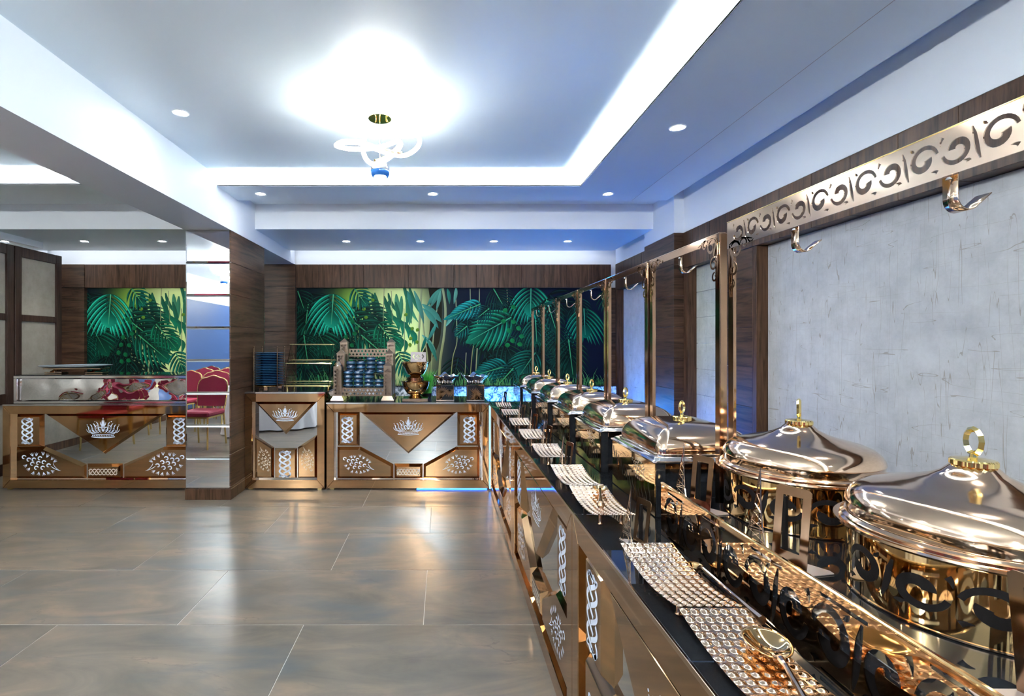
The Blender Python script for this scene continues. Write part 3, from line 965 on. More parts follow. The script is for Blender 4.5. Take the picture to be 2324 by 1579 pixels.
# ================================================================== COUNTERS
def counter(name, label, Wd, depth, loc, rz, variant='wide', zt=.805, group=None, front_decal=True):
    """local: x along the front (0 = centre), y into the counter, z up"""
    t = thing(name, label, 'buffet counter', loc, rz, group)
    ho = Wd / 2; hi = ho - .072
    ztop = zt
    zi1, zi0 = ztop - .078, .094
    zb = .014
    fn = lambda u, v, d: (u, d, v)
    MB().box(-ho + .002, ho - .002, .05, depth, zb, ztop - .002).build('body', 'gold', t)
    for s in (-1, 1):
        for y in (.02, depth - .08): MB().box(s * (ho - .05) - .02, s * (ho - .05) + .02, y, y + .04, 0, zb).build('foot', 'brass', t)
    # mitred frame boards
    o = [(-ho, zb), (ho, zb), (ho, ztop), (-ho, ztop)]; i_ = [(-hi, zi0), (hi, zi0), (hi, zi1), (-hi, zi1)]
    for k in range(4):
        j = (k + 1) % 4
        q = [o[k], o[j], i_[j], i_[k]]
        m = MB(); m.prism(inset_poly(q, .0004), fn, .05, .003); m.prism(inset_poly(q, .0004), fn, .003, 0, .002)
        m.build('frame_board', 'gold', t)
    MB().box(-hi - .001, hi + .001, .044, .0495, zi0 - .001, zi1 + .001).build('mirror_panel', 'mirror', t)
    def block(nm, poly, bev=.024, y1=.012):
        m = MB(); m.prism(poly, fn, .044, y1, bev); return m.build(nm, 'gold', t)
    yd = .0115
    if variant == 'wide':
        k = hi / .696
        dz = (zi1 - .737)
        for s in (-1, 1):
            q = [(s * .668 * k, .412 + dz * .5), (s * .462 * k, .412 + dz * .5), (s * .462 * k, zi1 - .004), (s * .668 * k, zi1 - .004)]
            b_ = block('side_block', q)
            m = MB(); knot(m, s * .574 * k, .568 + dz * .7, .112, .235, fn, yd); m.build('knot_emblem', 'white_etch', b_)
            q = [(s * .672 * k, .398), (s * .45 * k, .398), (s * .142 * k, .232), (s * .142 * k, .100), (s * .672 * k, .100)]
            b_ = block('corner_block', q)
            m = MB(); vine(m, s * .47 * k, .228, .30 * k, fn, yd, -s if s > 0 else 1); m.build('grape_emblem', 'white_etch', b_)
        b_ = block('centre_block', [(-.134 * k, .100), (.134 * k, .100), (.134 * k, .238), (-.134 * k, .238)])
        m = MB(); knot(m, 0, .166, .215 * k, .062, fn, yd, False, 5); m.build('braid_emblem', 'grey_etch', b_)
        V = [(-.455 * k, zi1 - .002), (0, .335 + dz * .2), (.455 * k, zi1 - .002)]
        b_ = block('pointed_block', V, .02)
        m = MB(); crown(m, 0, .600 + dz, .275 * (k if k < 1.1 else 1.12), fn, yd); m.build('crown_emblem', 'white_etch', b_)
    else:
        for s in (-1, 1):
            q = [(s * .296, .512), (s * .112, .392), (s * .112, .104), (s * .296, .104)]
            b_ = block('side_block', q, .018)
            m = MB(); vine(m, s * .203, .285, .235, fn, yd, s, True); m.build('grape_emblem', 'grey_etch', b_)
        b_ = block('centre_block', [(-.105, .104), (.105, .104), (.105, .384), (-.105, .384)], .012)
        m = MB(); knot(m, 0, .24, .118, .24, fn, yd); m.build('knot_emblem', 'white_etch', b_)
        b_ = block('pointed_block', [(-.292, zi1 - .002), (0, .515), (.292, zi1 - .002)], .02)
        m = MB(); crown(m, 0, zi1 - .115, .23, fn, yd); m.build('crown_emblem', 'white_etch', b_)
    return t


YC = 4.765
def worktop(name, label, x0, x1, y0, y1, z):
    t = thing(name, label, 'worktop', (x0, y0, z))
    MB().bbox(0, x1 - x0, 0, y1 - y0, 0, .012, .001).build('slab', 'granite', t)
    MB().bbox(-.003, x1 - x0 + .003, -.006, -.0002, -.001, .013, .001).build('edge_strip', 'steel', t)
    return t


counter('buffet_counter', 'wide rose gold buffet counter under the ice box, left of the pillar', 1.875, .62, (-3.20, YC, 0), 0, zt=.79)
worktop('worktop', 'black glass worktop under the rippled ice box', -4.13, -2.272, YC, YC + .62, .791)
counter('buffet_counter', 'narrow tall rose gold counter carrying the plate rack, right of the pillar', .752, .62, (-1.489, YC, 0), 0, 'narrow', zt=.904)
worktop('worktop', 'black glass worktop under the blue plates and glass display', -1.863, -1.114, YC, YC + .62, .905)
counter('buffet_counter', 'wide rose gold buffet counter under the tower rack and gold bowls', 1.536, .62, (-.329, YC, 0), 0, zt=.806)
worktop('worktop', 'black glass worktop under the tower rack and gold bowls', -1.096, .43, YC, YC + .62, .807)

gb = 'rose gold counters of the long buffet row'
for i, (ya, yb) in enumerate(((.245, 1.714), (1.718, 3.188), (3.192, 4.66))):
    counter('buffet_counter', ('nearest', 'middle', 'farthest')[i] + ' rose gold counter of the long chafing dish row on the right', yb - ya, .7, (.435, (ya + yb) / 2, 0), -pi / 2, zt=.80, group=gb)
rt = thing('worktop', 'long black glass worktop carrying the trays and chafing dishes', 'worktop', (.435, .24, .80))
MB().bbox(0, .78, 0, 4.72, .0005, .0105, .001).build('slab', 'black', rt)
MB().bbox(-.006, -.0002, 0, 4.47, -.001, .0115, .001).build('edge_strip', 'champ', rt)
ZW = .8116
tag(MB().box(.45, 1.215, 4.76, 4.955, 0, .7995).build('corner_cabinet', 'dark'), 'dark base cabinet under the far corner of the long worktop', 'cabinet')


# ================================================================== ICE BOX, TURNTABLE
ib = thing('ice_box', 'clear-edged ice display box with rippled mirror front on the left counter', 'ice box', (-4.06, YC + .03, .804))
L_ = 1.775
MB().bbox(.03, L_ - .03, .03, .50, .03, .235, .004).build('rippled_front', 'foil', ib)
m = MB()
for z in (0, .24): m.bbox(0, L_, 0, .53, z, z + .026, .003)
for x in (0, L_ - .028): m.bbox(x, x + .028, 0, .028, .027, .239, .003)
m.build('clear_frame', 'steel', ib)
MB().box(.01, L_ - .01, .01, .52, .2665, .274).build('glass_lid', 'black', ib)
tt = thing('serving_platter', 'round grey glass serving platter on low stands upon the ice box', 'platter', (-3.645, 5.05, 1.0795))
M['platter'] = mat('grey_platter_glass', (.22, .27, .32), .15, 0, spec=.8)
MB().lathe([(0, .062), (.12, .058), (.27, .064), (.303, .076), (.305, .080), (.27, .071), (.12, .065), (0, .067)], seg=48).build('disc', 'platter', tt, True)
for x in (-.2, .2):
    MB().bbox(x - .085, x + .085, -.05, .05, 0, .012, .003).build('foot', 'champ', tt)
    MB().tube([(x - .06, 0, .01), (x - .02, 0, .03), (x + .03, 0, .035), (x + .07, 0, .058)], .012, 8).build('stem', 'champ', tt, True)
MB().bbox(-.285, .285, -.07, .07, .040, .054, .003).build('cross_bar', 'champ', tt)


# ================================================================== PLATE RACK + PLATES
pr = thing('plate_rack', 'round wire rack holding the tall stack of navy plates', 'plate rack', (-1.700, 4.97, .9175))
MB().lathe([(.125, .046), (.148, .046), (.148, .052), (.125, .052), (.125, .046)], seg=40).build('ring', 'brass', pr, True)
for a in (45, 135, 225, 315):
    x, y = .158 * cos(radians(a)), .158 * sin(radians(a))
    m = MB(); m.tube([(x, y, 0), (x, y, .415)], .0045, 8); m.tube([(x, y, .415), (x, y, .422), (x, y, .428)], [.006, .007, .002], 8)
    m.build('post', 'bronze', pr, True)
for a in (20, 160, 270):
    MB().bbox(.10 * cos(radians(a)) - .02, .10 * cos(radians(a)) + .02, .10 * sin(radians(a)) - .012, .10 * sin(radians(a)) + .012, 0, .046, .003).build('foot', 'bronze', pr)
NP = 20
plate0 = None
for k in range(NP):
    z = .917 + .053 + k * .0158
    lb = 'navy glazed plate, ' + (('bottom' if k == 0 else 'top') if k in (0, NP - 1) else ORD[NP - 1 - k] + ' from the top') + ' of the stack in the wire rack'
    if plate0 is None:
        plate0 = thing('dinner_plate', lb, 'plate', (-1.700, 4.97, z), 0, 'navy plates in the wire rack')
        plate0.scale = (1.07, 1.07, 1)
        MB().lathe([(0, .003), (.08, .003), (.095, .005), (.134, .0125), (.1365, .0140), (.134, .0165), (.094, .009), (.08, .0065), (0, .0065)], seg=40).build('dish', 'blueplate', plate0, True)
        MB().lathe([(.1362, .0125), (.1374, .0140), (.1350, .0163)], seg=40).build('pale_rim', 'blueplate_rim', plate0, True)
        MB().lathe([(.072, 0), (.078, 0), (.076, .0035), (.070, .0035), (.072, 0)], seg=32).build('foot_ring', 'blueplate', plate0, True)
    else:
        dup(plate0, (-1.700, 4.97, z), rg.uniform(0, 6), lb)

# ================================================================== GLASS DISPLAY STAND
gs = thing('glass_display', 'empty two-tier glass display with gold rods, beside the navy plates', 'display stand', (-1.315, 4.90, .9175))
for s in (-.21, .205):
    m = MB(); m.prism([(0, .03), (.30, .03), (.30, .24), (.20, .46), (.185, .46), (.05, .24)], lambda u, v, d: (d, u, v), s, s + .005)
    m.build('glass_side', 'glass', gs)
for nm, y, z in (('front', .02, .045), ('front', .27, .072), ('front', .06, .262), ('front', .26, .288), ('top', .192, .447)):
    m = MB(); m.tube([(-.222, y, z), (.222, y, z)], .0065, 10); m.lathe([(0, 0), (.009, .001), (.009, .004), (0, .005)], (-.222, y, z - .002), 10); m.lathe([(0, 0), (.009, .001), (.009, .004), (0, .005)], (.222, y, z - .002), 10)
    m.build('gold_rod', 'brass', gs, True)
MB().bbox(-.204, .204, .03, .265, .055, .061, .001).build('glass_shelf', 'glass', gs)
MB().bbox(-.204, .204, .065, .255, .270, .276, .001).build('glass_shelf', 'glass', gs)
for x in (-.2, .2):
    for y in (.03, .26): MB().lathe([(.012, 0), (.010, .03), (.012, .0385)], (x, y, 0), 12).build('foot', 'brass', gs, True)


# ================================================================== TOWER RACK + BOWLS
tr = thing('tower_rack', 'pierced bronze three-step bowl rack shaped like six small towers', 'bowl rack', (-.773, 4.85, .8195))
def quatre(cx, cz, r):
    pts = []
    for k in range(16):
        a = 2 * pi * k / 16
        rr_ = r * (.62 + .38 * abs(cos(2 * a)))
        pts.append((cx + rr_ * cos(a), cz + rr_ * sin(a)))
    return pts
def tower(x, y, h, dome=False):
    w = .038
    lat = MB(); sq = MB()
    b_ = tr
    m = MB()
    fnb = lambda u, v, d: (x + u, y + v, d)
    S = [(-.062, -.062), (.062, -.062), (.062, .062), (-.062, .062)] if h < .4 else [(-.05, -.05), (.05, -.05), (.05, .05), (-.05, .05)]
    m.prism(S, fnb, 0, .012); m.prism(S, fnb, .012, .052, .02)
    base = m.build('tower_base', 'champ', b_)
    hs = []
    z = .075
    r = 0
    while z < h - .065:
        hs.append(quatre(-.016, z, .0140)); hs.append(quatre(.016, z, .0140))
        if z + .02 < h - .065: hs.append(quatre(0, z + .0175, .0110))
        z += .035
    sh = plate('tower_shaft', [(-w, .05), (w, .05), (w, h - .05), (-w, h - .05)], hs, .003, lambda u, v, d: (x + u, y - w + d, v), 'pierced', tr)
    m = MB()
    m.box(x - w, x - w + .003, y - w + .002, y + w, .05, h - .05); m.box(x + w - .003, x + w, y - w + .002, y + w, .05, h - .05); m.box(x - w, x + w, y + w - .003, y + w, .05, h - .05)
    m.build('side_plates', 'pierced', sh)
    m = MB()
    if dome:
        m.lathe([(w * 1.03, h - .05), (w * 1.0, h - .035), (w * .8, h - .018), (w * .4, h - .004), (0, h)], (x, y, 0), 24)
    else:
        m.prism([(-w * 1.1, -w * 1.1), (w * 1.1, -w * 1.1), (w * 1.1, w * 1.1), (-w * 1.1, w * 1.1)], fnb, h - .05, h - .044)
        m.add([(x - w * 1.1, y - w * 1.1, h - .044), (x + w * 1.1, y - w * 1.1, h - .044), (x + w * 1.1, y + w * 1.1, h - .044), (x - w * 1.1, y + w * 1.1, h - .044), (x, y, h)],
              [(0, 1, 4), (1, 2, 4), (2, 3, 4), (3, 0, 4)])
    m.build('tower_cap', 'pierced' if not dome else 'champ', sh)
for x in (-.24, .24):
    tower(x, .05, .385, x < 0); tower(x, .20, .50); tower(x, .36, .61)
def pierced_panel(nm, x0, x1, y, z0, z1):
    hs = []
    n = int((x1 - x0) / .036)
    for i in range(n):
        for j, zz in enumerate((.3, .72)):
            hs.append(quatre(x0 + (i + .5 + (j * .5 - .25)) * (x1 - x0) / n, z0 + (z1 - z0) * zz, .0125))
    return plate(nm, [(x0, z0), (x1, z0), (x1, z1), (x0, z1)], hs, .003, lambda u, v, d: (u, y + d, v), 'pierced', tr)
pierced_panel('front_panel', -.20, .20, .03, .05, .128)
pierced_panel('back_panel', -.20, .20, .385, .42, .50)
MB().bbox(-.20, .20, .034, .14, .122, .128, .001).build('shelf', 'champ', tr)
MB().bbox(-.20, .20, .142, .27, .252, .258, .001).build('shelf', 'champ', tr)
MB().bbox(-.20, .20, .272, .382, .392, .398, .001).build('shelf', 'champ', tr)
bowl0 = None
gbowl = 'blue striped bowls stacked in the tower rack'
def bowls(xs, y, z0, n, where):
    global bowl0
    for k in range(n):
        pos = ('the bottom one' if k == 0 else 'top' if k == n - 1 else ORD[n - 1 - k] + ' from the top') if n > 1 else 'single'
        lb = f'blue striped bowl, {pos} in {where}'
        loc = (-.773 + xs, 4.85 + y, .819 + z0 + k * .0405)
        if bowl0 is None:
            bowl0 = thing('soup_bowl', lb, 'bowl', loc, 0, gbowl)
            MB().lathe([(0, .004), (.030, .003), (.0425, .005), (.0465, .011), (.0478, .021), (.0468, .032), (.0445, .0402), (.041, .0402), (.042, .033), (.036, .013), (0, .009)], seg=28).build('cup', 'blueplate', bowl0, True)
            MB().lathe([(.0476, .0175), (.0482, .0205), (.0482, .0235), (.0476, .0265)], seg=28).build('pale_band', 'blueband', bowl0, True)
            MB().lathe([(.016, 0), (.022, 0), (.022, .0048), (.016, .0048), (.016, 0)], seg=24).build('foot_ring', 'blueplate', bowl0, True)
        else:
            dup(bowl0, loc, rg.uniform(0, 6), lb)
fr = ('the leftmost front stack', 'the second front stack from the left', 'the third front stack from the left', 'the rightmost front stack')
for i, (x, n) in enumerate(((-.150, 4), (-.050, 4), (.052, 4), (.15, 2))): bowls(x, .087, .129, n, fr[i] + '')
mr = ('the leftmost middle-step stack', 'the second middle-step stack', 'the third middle-step stack', 'the rightmost middle-step stack')
for i, (x, n) in enumerate(((-.145, 3), (-.045, 3), (.055, 4), (.155, 3))): bowls(x, .207, .259, n, mr[i])

# ================================================================== GOLD BOWL TOWER + SIGN
bt = thing('bowl_fountain', 'two-tier polished gold bowl stand right of the tower rack', 'bowl stand', (-.268, 4.94, .8195)); bt.scale = (1.08, 1.08, 1)
MB().bbox(-.115, .115, -.115, .115, 0, .032, .004).build('plinth', 'champ', bt)
def gbowl_(z, r, par):
    MB().lathe([(.07, z - .022), (.05, z - .008), (.045, z), (.075, z + .012), (r * .8, z + .05), (r * .97, z + .10), (r * .985, z + .125), (r * 1.06, z + .13), (r * 1.06, z + .134), (r * .95, z + .132), (r * .93, z + .10), (.06, z + .02), (0, z + .016)], seg=48).build('bowl', 'gold2', par, True)
gbowl_(.056, .125, bt)
MB().lathe([(.045, .07), (.072, .10), (.072, .225), (.05, .245)], seg=40).build('column', 'bronze', bt, True)
gbowl_(.245, .122, bt)
sg = thing('table_sign', 'small silver sign with cut-out floral motif standing on the gold bowls', 'sign', (-.243, 4.94, .819 + .377))
hs = []
for s in (-1, 1):
    for a in range(-60, 61, 30):
        an = radians(a)
        p0 = (s * (.030 + .010 * cos(an)), .052 + .010 * sin(an)); p1 = (s * (.030 + .028 * cos(an)), .052 + .028 * sin(an))
        l, r = ribbon([p0, ((p0[0] + p1[0]) / 2, (p0[1] + p1[1]) / 2), p1], .002, .002, .009)
        hs.append(l + r[::-1])
hs.append(quatre(0, .062, .009)); hs.append(quatre(0, .04, .007)); hs.append(quatre(-.014, .052, .006)); hs.append(quatre(.014, .052, .006))
for i in range(6): hs.append([(-.03 + i * .0105, .016), (-.025 + i * .0105, .016), (-.024 + i * .0105, .022), (-.031 + i * .0105, .022)])
plate('sign_plate', [(-.077, 0), (.077, 0), (.073, .094), (-.072, .094)], hs, .003, lambda u, v, d: (u, d + v * .1, v), 'sign', sg)
MB().bbox(-.07, .07, 0, .05, -.003, 0, .0005).build('sign_foot', 'champ', sg)

# grass pot behind the gold bowls
gp = thing('grass_pot', 'bright green artificial grass clump behind the gold bowls', 'plant', (-.175, 5.20, .819))
MB().lathe([(.05, 0), (.06, .05), (.055, .05), (.05, .03), (0, .03)], seg=24).build('pot', 'black', gp, True)
m = MB()
for i in range(260):
    a, r0 = rg.uniform(0, 2 * pi), rg.uniform(0, .05)
    x, y = r0 * cos(a), r0 * sin(a); l = rg.uniform(.16, .30); ln = rg.uniform(.02, .10); w = .0022
    dx, dy = cos(a) * ln, sin(a) * ln
    m.add([(x - w, y, .03), (x + w, y, .03), (x + dx * .35 + w, y + dy * .35, .03 + l * .6), (x + dx * .35 - w, y + dy * .35, .03 + l * .6), (x + dx, y + dy, .03 + l * .9)], [(0, 1, 2, 3), (3, 2, 4)])
g = m.build('blades', 'grass_b', gp) if 'grass_b' in M else None
if g is None:
    M['grass_b'] = mat('bright_plastic_grass', (.06, .42, .05), .45)
    g = m.build('blades', 'grass_b', gp)
g['kind'] = 'stuff'

# ================================================================== RUFFLED BOWLS ON PALM BOXES
def palm_box(x, label, glabel, seed):
    t = thing('palm_box', label, 'pedestal box', (x, 4.86, .819), 0, 'palm-patterned pedestal boxes')
    MB().bbox(-.088, .088, -.002, .174, 0, .014, .003).build('base', 'champ', t)
    MB().box(-.082, .082, .004, .168, .014, .158).build('box_body', 'black', t)
    rr = random.Random(seed); m = MB(); fn = lambda u, v, d: (u, d, v)
    for _ in range(4):
        cx, cz, an0 = rr.uniform(-.05, .05), rr.uniform(.03, .13), rr.uniform(0, 360)
        for k in range(-5, 6):
            an = radians(an0 + k * 17); l = .07
            pts = [(cx + s * l * cos(an), cz + s * l * sin(an)) for s in (.06, .35, .65, 1)]
            pts = [(max(-.078, min(.078, u)), max(.02, min(.153, v))) for u, v in pts]
            stroke(m, pts, .004, .001, .010, fn, .0034 - _ * .0002)
    m.build('palm_pattern', 'gold', t)
    m = MB()
    for s in (-1, 1): m.box(s * .081 - .003, s * .081 + .003, .001, .004, .014, .158)
    m.box(-.084, .084, .001, .004, .154, .160)
    m.build('edge_trim', 'gold', t)
    b_ = thing('ruffled_bowl', glabel, 'bowl', (x, 4.945, .9795), 0, 'ruffled silver bowls'); b_.scale = (.94, .94, 1)
    rf = lambda a, r, z: r * (1 + (.07 * cos(8 * a) + .03 * cos(4 * a)) * max(0, (r - .05) / .09))
    m = MB()
    pr_ = [(0, .001), (.05, .001), (.066, .006), (.072, .02), (.078, .035), (.095, .05), (.135, .072), (.137, .076), (.095, .058), (.07, .035), (.05, .012), (0, .010)]
    m.lathe(pr_, seg=64, sq=rf)
    vs = []
    for v in m.v:
        a = math.atan2(v[1], v[0]); r = math.hypot(v[0], v[1])
        vs.append((v[0], v[1], v[2] + .012 * sin(8 * a + 1) * max(0, (r - .06) / .08) + .02 * abs(cos(2 * a)) * max(0, (r - .09) / .05)))
    m.v = vs
    m.build('dish', 'steel', b_, True, 60)
    m = MB()
    for k in range(16):
        a = 2 * pi * k / 16
        m.tube([(.07 * cos(a), .07 * sin(a), .008), (.076 * cos(a), .076 * sin(a), .022), (.080 * cos(a), .080 * sin(a), .035)], [.006, .0075, .004], 6)
    m.build('fluting', 'steel', b_, True)
palm_box(.018, 'gold palm-patterned pedestal box next to the gold bowl stand', 'ruffled silver bowl on the palm box beside the gold bowl stand', 4)
palm_box(.309, 'gold palm-patterned pedestal box nearest the corner of the buffet', 'ruffled silver bowl on the palm box nearest the buffet corner', 9)


# ================================================================== CHAFING DISHES
def ring_handle(par, h, rw, rh, zb, rbase, mt='brass', rz=0):
    """fluted disc with an upright faceted ring on a short neck"""
    fl_ = lambda a, r, z: r * (1 + (.03 * cos(18 * a) if r > rbase * .8 else 0))
    MB().lathe([(rbase * 1.0, zb), (rbase, zb + .008), (rbase * .93, zb + .0105), (rbase * .6, zb + .011), (.006, zb + .014), (0, zb + .014)], seg=72, sq=fl_).build('knob_base', mt, par, True)
    m = MB()
    zc = zb + h - rh
    pts = [(rw * sin(a) * cos(rz), rw * sin(a) * sin(rz), zc + rh * cos(a) * (1 if cos(a) > 0 else 1.1)) for a in [2 * pi * k / 12 for k in range(12)]]
    m.tube(pts, .0052, 4, closed=True)
    m.build('ring_handle', mt, par)
    MB().tube([(0, 0, zb + .012), (0, 0, zc - rh * 1.0)], [.006, .005], 8).build('neck', mt, par, True)


def chafer(label, loc, group):
    t = thing('chafing_dish', label, 'chafing dish', loc, 0, group)
    wx, dy, hz = .365, .41, .172         # x across the worktop, y along it
    X0, X1, Y0, Y1 = -wx / 2, wx / 2, -dy / 2, dy / 2
    # side plate toward the guests, polished, with slots and etching
    side = MB().bbox(X0, X0 + .004, Y0, Y1, .002, hz, .0008).build('side_plate', 'gold2', t)
    MB().bbox(X1 - .004, X1, Y0, Y1, .002, hz, .0008).build('side_plate', 'gold2', t)
    fn = lambda u, v, d: (X0 - d, -u, v)     # seen from the guests: u to the right = -y
    for i in range(13):
        s = i / 12
        u = -dy / 2 + .022 + s * .34
        v = .125 - .085 * sin(min(1, s * 1.12) * pi / 2) + (.03 * max(0, s - .8) / .2)
        m = MB()
        pts = bez((u - .006, v + .028), (u - .006, v + .005), (u + .004, v), 5) + bez((u + .006, v - .004), (u + .012, v - .012), (u + .008, v - .028), 5)
        stroke(m, pts, .003, .003, .0075, fn, .0006)
        m.build('vent_slot', 'dark', side)
    m = MB(); vine(m, .07, .118, .13, fn, .0006, 1); m.build('grape_etching', 'soft_etch', side)
    m = MB()
    stroke(m, [tuple(p[:2]) for p in smooth_pts([(-.12, .128, 0), (-.09, .145, 0), (-.05, .140, 0), (-.03, .150, 0), (-.02, .143, 0)])], .002, .002, .003, fn, .0006)
    m.build('scroll_etching', 'gold', side)
    for x in (X0 + .004, X1 - .034):
        for y in (Y0, Y1 - .004): MB().bbox(x, x + .03, y, y + .004, 0, hz - .002, .0008).build('corner_leg', 'black', t)
    MB().box(X0 + .006, X1 - .006, Y0 + .03, Y1 - .03, .03, hz - .004).build('water_pan', 'black', t)
    MB().bbox(X0 + .034, X1 - .034, Y0, Y0 + .004, hz - .018, hz, .0008).build('cross_rail', 'bronze', t)
    MB().bbox(X0 + .034, X1 - .034, Y1 - .004, Y1, hz - .018, hz, .0008).build('cross_rail', 'bronze', t)
    # stepped steel rim
    def rr(w, d, r, z, n=5):
        out = []
        for cx, cy, a0 in ((w - r, d - r, 0), (-w + r, d - r, 90), (-w + r, -d + r, 180), (w - r, -d + r, 270)):
            for k in range(n):
                a = radians(a0 + 90 * k / (n - 1)); out.append((cx + r * cos(a), cy + r * sin(a), z))
        return out
    def loft(rings, cap=True):
        m = MB(); n = len(rings[0]); vs = [p for r in rings for p in r]; fs = []
        for i in range(len(rings) - 1):
            for k in range(n):
                l = (k + 1) % n; fs.append((i * n + k, i * n + l, (i + 1) * n + l, (i + 1) * n + k))
        fs.append(list(range(n))[::-1])
        fs.append([(len(rings) - 1) * n + k for k in range(n)])
        m.add(vs, fs); return m
    w, d = wx / 2, dy / 2
    loft([rr(w + .004, d + .004, .012, hz), rr(w + .008, d + .008, .014, hz + .004), rr(w + .008, d + .008, .014, hz + .007), rr(w - .002, d - .002, .014, hz + .010), rr(w - .006, d - .006, .014, hz + .017),
          rr(w - .012, d - .012, .014, hz + .019)]).build('rim', 'steel', t, True, 25)
    rings = []
    for i in range(15):
        s = i / 14
        a = s * pi / 2
        ins = .128 * (1 - cos(a)) ** 1.15
        z = hz + .019 + .096 * sin(a) ** .9
        rings.append(rr(w - .020 - ins, d - .020 - ins * 1.05, .030 - .012 * s, z, 5))
    loft(rings).build('lid', 'champ', t, True, 60)
    rim = [rr(w - .014, d - .014, .03, hz + .019), rr(w - .014, d - .014, .03, hz + .024), rr(w - .020, d - .020, .03, hz + .026)]
    loft(rim).build('lid_rim', 'steel', t, True, 25)
    ring_handle(t, .062, .0125, .019, hz + .1145, .031, rz=.5)
    return t


NY = [1.835, 2.402, 2.948, 3.522, 4.125, 4.70]
gc = 'rectangular chafing dishes in a row'
c0 = None
for i, y in enumerate(NY):
    lb = f'rectangular rose gold chafing dish with domed lid, {ORD[i]} beyond the round pots'
    if c0 is None: c0 = chafer(lb, (.862, y, ZW), gc)
    else: dup(c0, (.862, y, ZW), 0, lb, gc)


def round_pot(label, loc, group):
    t = thing('soup_pot', label, 'chafing pot', loc, 0, group)
    R = .178
    MB().lathe([(R - .002, .001), (R, .001), (R, .118), (R - .003, .118), (R - .003, .001)], seg=96).build('skirt', 'gold2', t, True)
    MB().lathe([(R - .012, .002), (R - .012, .116)], seg=64).build('inner_kettle', 'gold2', t, True)
    MB().lathe([(R + .001, .0015), (R + .0022, .0015), (R + .0022, .004), (R + .001, .004)], seg=96).build('base_seam', 'champ', t, True)
    MB().lathe([(R - .004, .116), (R + .016, .122), (R + .022, .127), (R + .021, .131), (R + .012, .130), (R + .006, .134), (R + .010, .138), (R + .004, .142), (R - .008, .140)], seg=96).build('brim', 'champ', t, True, 25)
    prof = [(R - .004, .141), (R + .001, .142), (R + .001, .160), (R + .0035, .163), (R + .001, .173), (R - .006, .184), (R - .018, .194), (R - .034, .201), (R - .06, .208), (R - .09, .216), (R - .115, .225), (R - .135, .236), (.030, .250), (0, .252)]
    MB().lathe(prof, seg=96).build('lid', 'champ', t, True, 45)
    ring_handle(t, .064, .0135, .021, .250, .031, 'brass', rz=.95)
    # cut-out scrolls around the skirt
    hgt, per = .088, .185
    n = round(2 * pi * R / per)
    for i in range(n):
        m = MB()
        for pts, w0, wm, w1 in scroll_period():
            l, r = ribbon([((i + u) * per,   .062 + v * hgt * .92) for u, v in pts], w0 * hgt * 1.15, w1 * hgt * 1.15, wm * hgt * 1.15)
            f = lambda p: ((R + .0004) * cos(p[0] / per / n * 2 * pi), (R + .0004) * sin(p[0] / per / n * 2 * pi), p[1])
            m.strip([f(p) for p in l], [f(p) for p in r])
        m.build('scroll_cutout', 'dark', t)
    return t


ZR = .902
rs = thing('riser_stand', 'low mirrored stand under the two round pots, with pierced scroll front', 'stand', (.64, .28, ZW))
LR = 1.21
MB().bbox(.004, .56, 0, LR, .06, ZR - ZW - .001, .001).build('mirror_top', 'black', rs)
MB().box(.012, .55, .01, LR - .01, .001, .0595).build('stand_dark_block', 'dark', rs)  # dark block added so the fence holes look shaded inside
hs = scroll_holes(LR - .04, .134, .19)
plate('scroll_fence', [(0, 0), (LR, 0), (LR, .146), (0, .146)], [[(u + .02, v + .070) for u, v in h] for h in hs], .002, lambda u, v, d: (d, LR - u, v), 'gold', rs)
MB().bbox(-.003, .006, 0, LR, .1455, .152, .002).build('fence_rail', 'gold2', rs)
p1 = round_pot('large round rose gold soup pot beside the rectangular dishes, with brass ring lid', (.963, 1.375, ZR), 'round soup pots')
dup(p1, (.945, .905, ZR), .65, 'large round rose gold soup pot nearest the camera, cut by the picture edge')


# ================================================================== HEAT LAMP FRAMES AND HOOKS
def hook(par_loc, label):
    t = thing('lamp_hook', label, 'hook', par_loc, 0, 'J hooks hanging from the frames')
    pts = [(0, 0, 0), (0, 0, -.038)] + [(.020 - .020 * cos(a), 0, -.038 - .022 * sin(a)) for a in [pi * k / 10 for k in range(1, 9)]] + [(.058, 0, -.032)]
    m = MB(); w = .013
    L1 = [(x, -w, z) for x, y, z in pts]; L2 = [(x, w, z) for x, y, z in pts]
    m.strip(L1, L2)
    o = m.build('strap', 'champ', t, True)
    md = o.modifiers.new('s', 'SOLIDIFY'); md.thickness = .002
    MB().lathe([(.006, 0), (.005, .004), (0, .005)], (0, 0, -.006), 10).build('rivet', 'steel', t)
    return t


